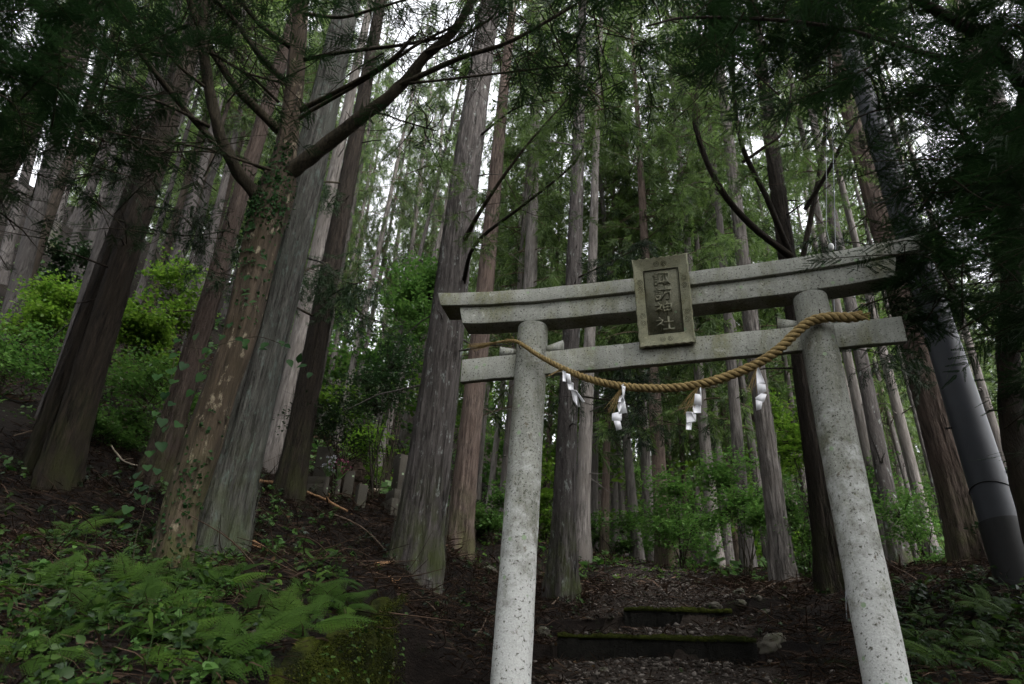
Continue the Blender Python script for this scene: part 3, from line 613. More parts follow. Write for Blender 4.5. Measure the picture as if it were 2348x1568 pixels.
def trunk_mesh(pts, rad, mat_, sides=12, seed=0, flare=.55, ridge=.04, stubs=0, H=24, zr=None):
    """pts local polyline from the base up, rad radii"""
    rg = np.random.default_rng(seed); mb = MB(); pts = np.asarray(pts, float); zz = pts[:, 2] - pts[0, 2]
    fr = rg.uniform(0, 6.28, 12); ks = rg.integers(3, max(4, sides//3), 12); amp = rg.uniform(.4, 1, 12)*ridge/2.2
    ph2 = rg.uniform(0, 6.28); zcol = np.maximum(zz - 1.0, 0)[:, None]
    def rmod(i, t):
        o = 1 + np.zeros_like(t*i, dtype=float)
        for k, f, a in zip(ks, fr, amp): o = o + a*np.cos(k*t + f + .5*np.sin(zcol*.7 + f))
        lob = 1 + .45*np.cos(5*t + ph2) + .3*np.cos(3*t + fr[0])
        return o + flare*np.exp(-zcol/.38)*lob*.7 + flare*.30*np.exp(-zcol/1.3)*(1 + .5*np.cos(5*t + ph2))
    tube(mb, pts, rad, sides, rmod=rmod, cap=False)
    rmod_at = lambda a, z: 1 + sum(am*math.cos(k*a + f + .5*math.sin(z*.7 + f)) for k, f, am in zip(ks, fr, amp)) + flare*math.exp(-z/.38)*.7*(1 + .45*math.cos(5*a + ph2) + .3*math.cos(3*a + fr[0])) + flare*.3*math.exp(-z/1.3)*(1 + .5*math.cos(5*a + ph2))
    if sides >= 40:                      # peeling strips of bark
        n = 1500; hh = rg.uniform(.2, min(H, 13), n)**1.0; th = rg.uniform(0, 6.2832, n); L = rg.uniform(.12, .7, n); k = np.searchsorted(zz, hh).clip(1, len(zz)-1); f = ((hh - zz[k-1])/(zz[k]-zz[k-1] + 1e-9))[:, None]
        c = pts[k-1]*(1-f) + pts[k]*f; d = pts[k] - pts[k-1]; d /= np.linalg.norm(d, axis=1)[:, None]
        zc = np.maximum(hh - 1, 0)[:, None]; rv = np.array([np.asarray(rmod_at(a, z)) for a, z in zip(th, np.maximum(hh-1, 0))]); r_ = (np.asarray(rad)[k-1]*(1-f[:, 0]) + np.asarray(rad)[k]*f[:, 0])*rv
        A0 = frames(pts)[2][k]; B0 = frames(pts)[3][k]; dr = np.cos(th)[:, None]*A0 + np.sin(th)[:, None]*B0; tg = np.cross(d, dr); w_ = rg.uniform(.006, .022, n)[:, None]; lift = rg.uniform(.004, .028, n)[:, None]*rg.choice([.3, 1, 1.4], (n, 1))
        p0 = c + dr*(r_[:, None]*1.0 - .002); sk = rg.normal(0, .03, (n, 1))
        V = np.stack([p0 - tg*w_, p0 + tg*w_, p0 + d*L[:, None]*.6 + tg*(w_*.8 + sk*L[:, None]) + dr*.006, p0 + d*L[:, None]*.6 + tg*(-w_*.8 + sk*L[:, None]) + dr*.006, p0 + d*L[:, None] + tg*(w_*.3 + sk*2*L[:, None]) + dr*lift, p0 + d*L[:, None] - tg*(w_*.3 - sk*2*L[:, None]) + dr*lift], 1)
        V[rg.random(n) < .5] -= 0; flip = rg.random(n) < .6; V[flip] = V[flip]
        F = np.array([[0,1,2,3],[3,2,4,5]])[None] + (np.arange(n)*6)[:, None, None]; mb.add(V.reshape(-1, 3), F.reshape(-1, 4))
    for _ in range(stubs):
        z = rg.uniform(.12, .5)*H; k = np.argmin(np.abs(zz - z)); p = pts[k]; a = rg.uniform(0, 6.28); L = rg.uniform(.15, 1.3)*rg.random() + .1
        d = np.array([math.cos(a), math.sin(a), rg.uniform(-.35, .3)]); q = p + d*(rad[k] + L*.5); e = p + d*(rad[k] + L) + [0, 0, -.1*L]
        tube(mb, [p + d*rad[k]*.7, q + rg.normal(0, .03, 3), e], [.018, .012, .005], 5, cap=False)
    return mb.mesh('trunk', mat_, smooth=True)

TREE_XY = []
def cedar(label, p1, p2, w1, Y, mat_, H=25.0, crown=0, group=None, sides=14, seed=0, flare=.5, ridge=.05, stubs=10, name='cedar_tree', cat='tree', fine=False, cscale=1.0):
    P1 = at(*p1, Y); P2 = at(*p2, Y); d = (P2 - P1)/(P2[2] - P1[2]); z = P1[2]
    for _ in range(30):
        q = P1 + d*(z - P1[2]); z = .5*z + .5*float(hz(q[:1], q[1:2])[0])
    base = P1 + d*(z - P1[2]); r1 = w1/2*(P1 @ CAM_F)/FPX; h1 = P1[2] - z
    r0 = r1/max(.35, (1 - .88*h1/H)); top = .03
    hs = np.concatenate([np.linspace(-.8, 2, 18 if fine else 9), np.linspace(2, H, 60 if fine else 16)[1:]])
    wob = np.random.default_rng(seed+50); a1, a2 = wob.uniform(0, 6, 2); wv = .012*r0/.2
    pts = np.array([d*h + np.array([wv*math.sin(h*.5+a1)*min(1, abs(h)/3), wv*math.sin(h*.4+a2)*min(1, abs(h)/3), 0]) for h in hs]); rad = np.maximum(top, r0*(1 - .88*np.maximum(hs, 0)/H))
    pts0 = pts.copy()
    t = thing(name, label, cat, base, group)
    me = trunk_mesh(pts, rad, mat_, 56 if fine else sides, seed, flare, ridge, stubs, H)
    link('trunk', me, t)
    if crown is not None:
        c = (CROWNS if Y < 19 or (p1[0] < 560 and Y < 28) else FAR_CROWNS)[crown % 4]; s = H/24.0*cscale
        for nm, m_ in (('crown', c),):
            o = link(nm, m_, t); o.scale = (s, s, H/24.0); q = Vector((d[0], d[1], 1)).normalized(); o.rotation_euler = (Vector((0, 0, 1)).rotation_difference(q) @ Matrix.Rotation(seed*1.7, 3, 'Z').to_quaternion()).to_euler()
    TREE_XY.append((base[0], base[1], r0)); return t

G_L = 'cedar trunks on the steep left hillside'; G_C = 'cedar trunks seen through and beyond the gate'; G_R = 'cedar trunks on the right-hand bank'
# large cedars near the gate
cedar('broad ridged grey-green cedar standing right behind the mottled forked tree', (533,1092), (740,250), 108, 8.6, M_GREYB, 27, 0, seed=1, fine=True, flare=.30, ridge=.07, cscale=.55)
cedar('dark straight cedar with low drooping sprays, between the ridged cedar and the gravestones', (692,973), (780,501), 54, 12, M_DARKB, 26, 1, seed=2, fine=True, flare=.25, cscale=.4)
cedar('grey-brown cedar half hidden behind the dark straight cedar above the debris', (634,1016), (680,800), 46, 14.3, M_FAR, 25, 2, seed=3, cscale=.5)
cedar('massive pale grey-brown cedar with a split flared base just left of the stone gate', (969,1173), (1053,532), 98, 10.5, M_CEDAR, 29, 3, seed=4, fine=True, flare=.2, ridge=.06, cscale=.7)
cedar('reddish brown cedar with pale scars, tucked beside the massive cedar left of the gate', (1059,1173), (1080,963), 54, 15, M_CEDARW, 26, 0, seed=5, fine=True, flare=.3)
cedar('dark grey cedar with mossy flared foot just inside the left gate pillar', (1295,1134), (1311,700), 47, 12, M_CEDAR, 26, 1, seed=6, fine=True, flare=.55)
cedar('greyish cedar standing close behind the mossy-footed one inside the gate', (1337,1134), (1342,1000), 34, 17, M_FAR, 25, 2, seed=7, flare=.3)
cedar('pale silvery cedar footed on the bank beyond the thin translucent streamer', (1765,1077), (1680,400), 41, 13, M_FAR, 26, 0, seed=8, fine=True, flare=.35)
cedar('stout reddish cedar on the right bank beside the black-sleeved pole', (2164,1020), (2080,720), 72, 11, M_CEDARW, 27, 1, seed=9, fine=True, flare=.35)
v_tree = cedar('dark cedar right behind the right pillar with curved candelabra limbs above the lintel', (1866,1020), (1733,75), 48, 10, M_DARKB, 26, 2, seed=10, fine=True, flare=.45)
cedar('thick pale cedar high behind the dark foliage, at the right edge', (2290,300), (2240,150), 62, 12, M_FAR, 27, 3, seed=11, flare=.3)
# cedars on the left hillside
dt = cedar('dark brown double-stemmed cedar rising from the shaded left bank', (157,1016), (329,458), 72, 9.3, M_DARKB, 26, 2, seed=12, fine=True, flare=.3)
def extra_stem(t, p1, p2, w1, Y, mat_, seed, H=24):
    b = np.array(t.location); P1 = at(*p1, Y) - b; P2 = at(*p2, Y) - b; d = (P2-P1)/(P2[2]-P1[2]); hs = np.r_[np.linspace(-1.2, 2, 14), np.linspace(2.3, H, 40)]
    base = P1 - d*P1[2]; r = w1/2*((P1+b) @ CAM_F)/FPX
    link('trunk', trunk_mesh(np.array([base + d*h for h in hs]), np.maximum(.03, r*(1.05 - .85*np.maximum(hs, 0)/H)), mat_, 48, seed, .3, .05, 6, H), t)
extra_stem(dt, (117,973), (285,500), 54, 9.7, M_DARKB, 61)
cedar('lighter grey cedar leaning just behind the double-stemmed one', (200,715), (262,500), 50, 11.5, M_HILL, 25, 0, seed=13)
cedar('very dark thick cedar at the upper left corner under the canopy', (20,330), (95,200), 84, 9, M_DARKB, 26, 1, seed=14)
cedar('reddish dark cedar close behind the mottled forked tree', (408,930), (537,500), 48, 10.5, M_CEDARW, 26, 3, seed=15, fine=True, cscale=.5)
lh = [((26,715),(64,565),46,15), ((20,760),(90,560),36,17), ((160,600),(182,525),27,24), ((60,640),(105,470),34,18), ((200,600),(232,470),22,26), ((345,700),(398,520),24,22), ((378,700),(432,500),30,20), ((420,690),(458,520),20,26), ((448,720),(490,530),26,22), ((468,640),(505,500),20,24), ((300,740),(370,500),18,25),
      ((120,560),(150,440),22,26), ((10,600),(60,400),30,20), ((330,840),(420,560),20,21), ((250,640),(290,480),18,30), ((185,860),(245,660),24,19)]
for i, (a, b, w_, Y) in enumerate(lh):
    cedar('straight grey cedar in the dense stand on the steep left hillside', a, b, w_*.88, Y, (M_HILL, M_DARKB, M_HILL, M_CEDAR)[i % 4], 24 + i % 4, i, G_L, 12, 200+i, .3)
# cedars in the gap between the dark cedar and the massive one
lm = [((735,845),(800,520),18,26), ((790,930),(840,700),18,24), ((858,1100),(885,1000),17,18), ((835,1100),(862,990),14,18.5), ((810,940),(850,740),13,30), ((770,900),(815,640),13,33), ((905,880),(945,560),14,28), ((875,920),(905,760),14,33), ((930,960),(960,800),15,26), ((750,900),(785,720),14,30), ((920,760),(955,450),13,34), ((890,700),(930,420),12,38), ((985,640),(1003,420),16,30)]
for i, (a, b, w_, Y) in enumerate(lm):
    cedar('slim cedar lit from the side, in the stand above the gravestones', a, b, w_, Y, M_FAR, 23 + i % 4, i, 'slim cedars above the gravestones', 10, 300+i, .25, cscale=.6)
# cedars beyond the gate
lc = [((1363,1134),(1366,1000),17,22), ((1388,1134),(1391,1020),18,21), ((1448,1134),(1431,963),22,21), ((1481,1077),(1470,900),24,22), ((1511,1077),(1500,900),32,19), ((1622,1077),(1558,375),27,19), ((1650,1077),(1632,900),19,22), ((1671,1077),(1655,900),16,25), ((1695,1077),(1670,860),18,24), ((1722,1020),(1700,880),18,19), ((1565,1077),(1555,900),11,26),
      ((1130,1080),(1150,900),14,24), ((1160,1060),(1172,900),18,20), ((1255,1080),(1262,930),14,24), ((1108,1000),(1125,820),10,28), ((1420,1060),(1412,900),13,28), ((1535,1080),(1524,900),14,30), ((1215,600),(1222,430),30,19), ((1590,1060),(1574,900),13,31), ((1742,1060),(1720,900),14,27)]
for i, (a, b, w_, Y) in enumerate(lc):
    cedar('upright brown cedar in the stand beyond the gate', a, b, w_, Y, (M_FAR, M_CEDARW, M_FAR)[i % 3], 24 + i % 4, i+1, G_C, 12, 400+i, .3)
lr = [((1985,1020),(1950,850),24,15), ((2017,1049),(1968,800),35,14), ((2077,1020),(2030,830),24,16), ((2118,1020),(2060,800),14,19), ((2221,1020),(2180,850),24,14), ((2050,1000),(2010,850),12,24), ((2300,1050),(2240,850),20,17), ((1915,1000),(1890,850),12,25), ((2190,900),(2150,760),14,24)]
for i, (a, b, w_, Y) in enumerate(lr):
    cedar('straight cedar on the right bank seen between the right pillar and the pole', a, b, w_, Y, (M_FAR, M_CEDAR)[i % 2], 25, i, G_R, 12, 500+i, .3)

# unseen cedars added beside and behind the viewer to shade the place
for i, (a, b) in enumerate([(-6.5,1.5),(-8.5,-3),(-5.5,-7),(-11,3.5),(6.8,1.0),(8.5,-4),(9.5,3.5),(5.5,-9),(-12,-8),(12,-1),(-7.5,4.6),(11.5,6.5),(-2.5,-12),(2.6,-13),(-4.5,-4),(4.6,-3.5),(0,-9.5),(-8,-11),(7.5,-12),(-14,-2),(13,-6),(0.5,-18),(-6,-17),(6,-18),(9,.5),(-9.5,6)]):
    z = float(hz(np.array([a]), np.array([b]))[0]); t = thing('cedar_tree', 'tall unseen cedar added around the viewer for its shade', 'tree', (a, b, z), 'unseen cedars added for shade'); hs = np.r_[np.linspace(-.6, 2, 9), np.linspace(2.6, 24, 14)]
    link('trunk', trunk_mesh(np.array([[0, 0, h] for h in hs]), np.maximum(.03, .25*(1 - .88*np.maximum(hs, 0)/24)), M_CEDAR, 14, 700+i, .5, .05, 10, 24), t)
    o = link('crown', FAR_CROWNS[i % 4], t); o.scale = (1.4, 1.4, 1)

# the wood behind: copies of a few whole trees
def proto(seed, r0=.20, H=24.0, m_=None):
    hs = np.r_[np.linspace(-1, 2, 6), np.linspace(3, H, 14)]; wob = np.random.default_rng(seed).uniform(0, 6, 2)
    pts = np.array([[.05*math.sin(h*.35+wob[0]), .05*math.sin(h*.3+wob[1]), h] for h in hs])
    return trunk_mesh(pts, np.maximum(.03, r0*(1 - .88*np.maximum(hs, 0)/H)), m_ or M_FAR, 10, seed, .3, .04, 22, H)
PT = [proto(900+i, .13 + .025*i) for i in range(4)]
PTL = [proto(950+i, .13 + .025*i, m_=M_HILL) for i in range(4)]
rg = np.random.default_rng(77); n_far = 0
cand = np.c_[rg.uniform(-52, 62, 6000), 17 + 66*rg.random(6000)**1.3]
occ = [(x, y) for x, y, r in TREE_XY]
cz = hz(cand[:, 0], cand[:, 1])
for (x, y), z in zip(cand, cz):
    if n_far >= 215: break
    if not (-.74*y - 1 < x < .78*y + 2): continue
    if abs(x - path_x(y)) < 1.6 and y < 30: continue
    gq = np.array([x, y, 1.25*y]); gu = 1173.5 + FPX*(gq @ CAM_R)/(gq @ CAM_F)
    if abs(gu - 945) < 70: continue
    if any((x-a)**2 + (y-b)**2 < (1.45 + .018*y)**2 for a, b in occ): continue
    occ.append((x, y)); n_far += 1
    if x < -.12*y - 2: lab, g = 'straight grey cedar in the dense stand on the steep left hillside', G_L
    elif x < .42*y: lab, g = 'upright brown cedar in the stand beyond the gate', G_C
    else: lab, g = 'straight cedar on the right bank seen between the right pillar and the pole', G_R
    t = thing('cedar_tree', lab, 'tree', (x, y, z), g, rg.uniform(0, 6.28)); s = rg.uniform(.8, 1.12); t.scale = (s, s, s); t.rotation_euler.x = rg.normal(0, .015); t.rotation_euler.y = rg.normal(0, .015)
    o = link('trunk', (PTL if g == G_L else PT)[rg.integers(4)], t); k = rg.integers(4); C_ = CROWNS if (y < 24 and rg.random() < .6) or (g == G_L and y < 30) else FAR_CROWNS; link('crown', C_[k], t)

# ---------------------------------------------------------------- limbs of the candelabra cedar and drooping low sprays
def px_limb(t, name, pts, w0, w1, m_, n=26, yj=0.0, sides=8, mb=None):
    b = np.array(t.location); P = spline([at(u, v, Y) - b for u, v, Y in pts], n); dep = np.array([(p + b) @ CAM_F for p in P])
    rad = np.linspace(w0, w1, n)/2*dep/FPX; own = mb is None; mb = mb or MB()
    tube(mb, P, rad, sides, rmod=lambda i, th: 1 + .06*np.sin(3*th + i*.7) + .05*np.sin(i*1.3 + 2*th) + .04*np.sin(5*th - i*.9))
    if own: link(name, mb.mesh(name, m_, True), t)
    return P, rad
def sprays(mb, P, rg, n, s0, s1, shape, out=.5, droop=.4, spread=.05, va=.5):
    k = rg.integers(0, len(P), n); pos = P[k] + rg.normal(0, spread, (n, 3)); D = rnd_dirs(rg, n, -droop*.6, .35)
    scatter(mb, *shape, pos, basis(D, rg.normal(0, .35, (n, 3)) + [0, 0, 1.], rg.uniform(s0, s1, n)), np.clip(rg.normal(va, .25, n), 0, 1))
def twigs(mb, P, rg, n, L, r=.006, up=0.0):   # thin side twigs, returns points along them
    out = []
    for _ in range(n):
        k = rg.integers(len(P)//4, len(P)); d = rnd_dirs(rg, 1, up, .35)[0]; d /= np.linalg.norm(d); l = L*rg.uniform(.4, 1.2); s = rg.normal(0, .12*l, (4, 3)); s[0] = 0
        q = spline([P[k], P[k] + d*l*.33 + s[1], P[k] + d*l*.7 + s[2] + [0, 0, -.05*l], P[k] + d*l + s[3] + [0, 0, -.16*l]], 10); tube(mb, q, np.linspace(r*1.3, r*.4, 10), 4, cap=False); out.append(q[2:])
    return out
rg = np.random.default_rng(31)
lv = MB(); tw = MB()
for pts, w0, w1 in (([(1815,590,9.7),(1720,515,9.4),(1650,430,9.1),(1605,330,8.9),(1594,235,8.8),(1610,165,8.7)], 17, 9), ([(1812,585,9.7),(1760,460,9.3),(1700,330,9.0),(1682,200,8.8),(1680,50,8.6)], 15, 7), ([(1702,372,9.1),(1755,335,9.0),(1798,295,8.9),(1816,190,8.8)], 8, 4),
                    ([(1838,600,9.8),(1866,460,9.6),(1888,330,9.4),(1906,140,9.2)], 14, 8), ([(1845,480,9.6),(1900,390,9.2),(1940,310,8.9),(1984,245,8.7)], 11, 6), ([(1680,200,8.8),(1660,100,8.7),(1640,0,8.6)], 7, 3), ([(1608,340,8.9),(1590,290,8.7),(1588,250,8.6)], 5, 3)):
    P, r = px_limb(v_tree, 'limb', pts, w0, w1, M_DARKB)
    for q in twigs(tw, P, rg, 9, .9): sprays(lv, q, rg, 8, .25, .45, (FINE, FINE_F), droop=.7)
link('sprays', combine('sprays', [(lv, L_CEDAR), (tw, M_TWIG)]), v_tree)
def low_branches(tree, specs, leafm, seed, n=12, L=.8, ns=8, s=(.24, .46)):
    rg = np.random.default_rng(seed); lv = MB(); tw = MB(); b = np.array(tree.location)
    for pts, w0 in specs:
        P, r = px_limb(tree, 'limb', pts, w0, 2, M_LIMB, n=22)
        for q in twigs(tw, P, rg, n, L, .005): sprays(lv, q, rg, ns, *s, (FINE, FINE_F), droop=.8)
    link('sprays', combine('sprays', [(lv, leafm), (tw, M_LIMB)]), tree)
T = {o['label']: o for o in bpy.data.objects if o.get('category') == 'tree' and not o.get('group')}
def by(s): return next(o for l, o in T.items() if s in l)
low_branches(by('mossy flared foot'), [([(1305,905,12),(1380,915,11),(1450,930,10.5),(1490,965,10.2)], 5), ([(1310,860,12),(1400,870,11),(1480,880,10.5)], 4), ([(1318,640,12),(1400,600,11.2),(1480,560,10.6)], 5)], L_DARK, 41, 10, .6)
low_branches(by('dark straight cedar'), [([(735,690,12),(790,660,11.5),(850,640,11)], 6), ([(728,730,12),(650,690,11.3),(560,640,10.6),(470,620,10)], 6), ([(745,640,12),(830,720,11.3),(880,740,11)], 6), ([(790,420,12),(720,420,11.4),(690,470,11)], 5), ([(760,600,12),(700,620,11),(670,660,10.8)], 5)], L_DARK, 42, 12, .7, 8)
low_branches(by('massive pale'), [([(1060,560,10.4),(1110,470,9.6),(1210,330,8.9),(1345,180,8.4)], 13), ([(1062,650,10.4),(1090,560,9.4),(1200,470,8.7),(1300,390,8.3),(1345,325,8.1)], 11), ([(1075,420,10.5),(1000,380,9.8),(930,400,9.4)], 6), ([(1090,320,10.5),(1180,250,9.6),(1260,230,9)], 6)], L_CEDAR, 43, 12, .8, 8)
low_branches(by('double-stemmed'), [([(330,470,9.3),(410,490,8.8),(470,560,8.4)], 5), ([(325,520,9.3),(420,540,8.6),(520,530,8.1)], 4), ([(310,420,9.3),(220,400,8.6),(120,430,8.2)], 5)], L_DARK, 44, 9, .6, 6)
low_branches(by('stout reddish'), [([(2080,740,11),(2140,690,10.2),(2230,680,9.6)], 6), ([(2110,850,11),(2060,820,10),(2010,830,9.6)], 5), ([(2060,620,11),(1980,560,10),(1900,560,9.5)], 6)], L_DARK, 45, 11, .6, 7)
low_branches(by('silvery'), [([(1690,480,13),(1620,420,12),(1560,430,11.6)], 5), ([(1685,420,13),(1760,380,12),(1830,400,11.5)], 5), ([(1700,560,13),(1640,560,12),(1560,590,11.6)], 5), ([(1672,330,13),(1600,300,12),(1540,330,11.6)], 5)], L_CEDAR, 46, 12, .8, 9)

# ---------------------------------------------------------------- mottled forked broadleaf tree in front
AB = at(384, 1312, 7.5); AB[2] = float(hz(AB[:1], AB[1:2])[0]) - .05
A_ = thing('forked_tree', 'mottled brown forked tree with ivy and spreading limbs, nearest on the left bank', 'tree', AB)
tr = [(372,1345,7.5,112),(388,1300,7.5,100),(412,1178,7.5,82),(438,1100,7.5,84),(466,1016,7.5,86),(507,888,7.5,74),(552,759,7.5,78),(601,544,7.5,84),(620,478,7.5,90),(636,430,7.5,82),(652,360,7.45,52),(664,290,7.4,44),(676,190,7.35,42),(684,90,7.3,38),(692,-10,7.2,34),(704,-160,7.1,28),(715,-330,7,20)]
Pt = spline([at(u, v, Y) - AB for u, v, Y, w_ in tr], 130); Wt = np.interp(np.linspace(0, len(tr)-1, 130), np.arange(len(tr)), [w_ for *_, w_ in tr])
Rt = Wt/2*((Pt + AB) @ CAM_F)/FPX
mb = MB(); rr = np.random.default_rng(4); amp = rr.uniform(.006, .02, 9); kk = rr.integers(2, 14, 9); pp = rr.uniform(0, 6, 9)
tube(mb, Pt, Rt, 56, rmod=lambda i, th: 1 + sum(a*np.sin(k*th + p + i*.11) for a, k, p in zip(amp, kk, pp)))
link('trunk', mb.mesh('trunk', M_BROAD, True), A_)
limbs = [([(600,500,7.45),(594,460,7.4),(540,385,7.25),(505,310,7.1),(482,215,6.95),(465,100,6.8),(470,30,6.7),(478,-60,6.6),(490,-200,6.5)], 32, 17),
 ([(640,415,7.5),(672,388,7.4),(725,350,7.3),(800,290,7.1),(875,235,6.9),(925,190,6.8),(975,130,6.65),(1040,70,6.5),(1110,-40,6.3),(1200,-140,6.1)], 40, 13),
 ([(462,70,6.8),(445,30,6.7),(430,-10,6.6),(400,-80,6.5)], 20, 12),
 ([(490,325,7.1),(440,270,6.9),(350,160,6.5),(310,100,6.3),(280,0,6.1),(250,-90,6)], 15, 9), ([(640,300,7.4),(550,210,7.1),(500,140,7.0),(476,105,6.9)], 22, 14), ([(660,195,7.35),(590,120,7.0),(540,50,6.8),(485,-10,6.6)], 15, 9), ([(672,112,7.3),(600,60,7.0),(545,-5,6.8)], 14, 9),
 ([(915,197,6.8),(1050,135,6.4),(1170,95,6.1),(1320,10,5.8)], 14, 7), ([(670,262,7.4),(720,236,7.25),(820,185,6.9),(900,135,6.6),(948,82,6.4)], 13, 8), ([(668,285,7.4),(720,250,7.25),(800,205,7.0),(880,155,6.8),(960,100,6.6),(1040,60,6.4)], 10, 6), ([(682,140,7.32),(760,124,7.1),(850,112,6.9),(930,102,6.7),(1010,86,6.5)], 10, 7),
 ([(925,192,6.8),(1000,185,6.5),(1170,165,6.2),(1300,150,6.0)], 7, 4), ([(640,395,7.4),(560,370,7.0),(470,340,6.7),(340,320,6.4),(240,300,6.2)], 7, 4), ([(480,290,7.0),(380,240,6.6),(240,190,6.2),(60,100,5.8)], 9, 4), ([(655,192,7.3),(560,165,7),(470,120,6.8),(340,122,6.5)], 6, 4), ([(610,390,7.4),(500,350,7.0),(320,345,6.6),(150,290,6.2)], 6, 3),
 ([(640,235,7.4),(570,170,7.1),(530,150,7)], 7, 4), ([(975,120,6.6),(1040,95,6.4),(1130,40,6.2)], 10, 5), ([(800,290,7.1),(860,260,7.0),(930,280,6.9),(1000,300,6.8)], 5, 3), ([(690,30,7.2),(780,40,6.9),(860,20,6.7),(960,-10,6.5)], 9, 5), ([(470,200,6.9),(400,140,6.6),(330,40,6.4)], 8, 5)]
rg = np.random.default_rng(8); tw = MB(); lv = MB(); LP = []
for i, (pts, w0, w1) in enumerate(limbs):
    if i < 2: P, r = px_limb(A_, 'limb', pts, w0, w1, M_LIMB, n=60, sides=20)
    else: P, r = px_limb(A_, 'limb', pts, w0, w1, M_LIMB, n=30, sides=9)
    LP.append(P)
for i, P in enumerate(LP):
    m = 20 if i < 2 else 11
    for q in twigs(tw, P[len(P)//2:], rg, m, .8, .006, .05):
        for q2 in twigs(tw, q, rg, 2, .4, .003):
            g_ = q2[-1] + AB; gd = g_ @ CAM_F; gu, gv = 1173.5 + FPX*(g_ @ CAM_R)/gd, 784 - FPX*(g_ @ CAM_U)/gd
            if 870 < gu < 1030 and 20 < gv < 210: continue           # an open hole in the crown
            if rg.random() < .35: sprays(lv, q2, rg, 3, .16, .28, (BRANCHLET, BRANCHLET_F), droop=.3, va=.35)
def in_view_clumps(mb, tw, org, poly, n, Y0, Y1, rg, s=(.2, .36), k=7, shape=(BRANCHLET, BRANCHLET_F), droop=.3, va=.4, wood=True):
    """foliage branches hanging between two distances, inside the solid angle of a polygon of the photo"""
    from mathutils.geometry import intersect_point_tri_2d
    poly = np.array(poly, float); lo, hi = poly.min(0), poly.max(0); c = 0
    def inside(u, v):
        r = False; j = len(poly) - 1
        for i in range(len(poly)):
            if (poly[i][1] > v) != (poly[j][1] > v) and u < (poly[j][0]-poly[i][0])*(v-poly[i][1])/(poly[j][1]-poly[i][1]) + poly[i][0]: r = not r
            j = i
        return r
    while c < n:
        u, v = rg.uniform(lo, hi)
        if not inside(u, v): continue
        c += 1; Y = rg.uniform(Y0, Y1); p = at(u, v, Y) - org; d = rnd_dirs(rg, 1, -.05, .2)[0]; d /= np.linalg.norm(d); L = rg.uniform(.5, 1.1)
        q = spline([p - d*L*.5, p + rg.normal(0, .04, 3), p + d*L*.5 + [0, 0, -.1*L]], 12)
        if wood: tube(tw, q, np.linspace(.009, .003, 12), 4, cap=False)
        m = rg.poisson(k) + 1; ks = rg.integers(0, 12, m); dd = d[None]*rg.uniform(.2, 1, (m, 1)) + np.cross(d, [0, 0, 1])[None]*rg.choice([-1, 1], (m, 1))*rg.uniform(.2, .9, (m, 1)) + rg.normal(0, .12, (m, 3)); dd[:, 2] -= droop*.5
        scatter(mb, *shape, q[ks], basis(dd, rg.normal(0, .2, (m, 3)) + [0, 0, 1.], rg.uniform(*s, m)), np.clip(rg.normal(va, .22, m), 0, 1))
in_view_clumps(lv, tw, AB, [(-80,-120),(520,-120),(440,120),(300,330),(120,480),(-80,520)], 100, 5.0, 8.5, rg)
in_view_clumps(lv, tw, AB, [(-80,-150),(420,-150),(330,130),(150,260),(-80,300)], 60, 4.2, 7.0, rg)
in_view_clumps(lv, tw, AB, [(380,-150),(860,-150),(800,0),(700,40),(480,60)], 30, 5.5, 8, rg)
in_view_clumps(lv, tw, AB, [(1010,-150),(1500,-150),(1420,40),(1180,70),(1060,30)], 40, 4.8, 7, rg)
in_view_clumps(lv, tw, AB, [(300,300),(640,330),(560,420),(330,440)], 12, 6.2, 7.2, rg, k=2)
in_view_clumps(lv, tw, AB, [(1050,60),(1480,40),(1900,150),(1560,230),(1320,270),(1090,190)], 36, 5.4, 7.2, rg, s=(.16, .28), k=4)
in_view_clumps(lv, tw, AB, [(480,60),(880,20),(860,150),(700,260),(560,260)], 14, 5.6, 7.0, rg, s=(.16, .28), k=4)
in_view_clumps(lv, tw, AB, [(-60,240),(330,250),(420,420),(250,560),(-60,600)], 30, 5.6, 8.4, rg, s=(.16, .3), k=3)
# unseen part of the crown over the viewer, added to darken the scene
in_view_clumps(lv, tw, AB, [(-300,-900),(1500,-900),(1500,-150),(-300,-150)], 110, 4.5, 8, rg, s=(.5, .9))
link('crown', combine('crown', [(lv, L_DARK), (tw, M_LIMB)]), A_)

# ---------------------------------------------------------------- conifer overhanging from the right edge
RB = at(2335, 1000, 6.6); RB[2] = float(hz(RB[:1], RB[1:2])[0]) - .1
R_ = thing('overhanging_conifer', 'dark conifer at the right edge whose fine sprays hang over the gate end', 'tree', RB)
rg = np.random.default_rng(12); tw = MB(); lv = MB()
px_limb(R_, 'trunk', [(2420,1400,6.6),(2350,1130,6.6),(2318,960,6.6),(2312,780,6.6),(2322,560,6.5),(2345,300,6.4),(2380,0,6.2),(2420,-400,6)], 56, 34, M_DARKB, 60, sides=24)
RL = [([(2320,560,6.5),(2270,430,6.2),(2220,330,5.9),(2150,230,5.6)], 14, 6), ([(2350,200,6.3),(2280,110,5.8),(2210,60,5.4),(2120,10,5.1),(2000,-60,4.9)], 36, 16), ([(2315,800,6.6),(2250,740,6.2),(2180,690,5.9),(2080,640,5.6)], 8, 3), ([(2320,600,6.5),(2230,580,6.1),(2120,570,5.8),(2020,600,5.6)], 9, 3), ([(2330,420,6.4),(2220,440,6.0),(2090,470,5.6)], 9, 3), ([(2360,150,6.3),(2150,130,5.5),(1900,60,5),(1600,40,4.8),(1480,60,4.7)], 16, 4), ([(2330,480,6.5),(2200,300,5.8),(2050,250,5.4),(1960,270,5.2)], 9, 3)]
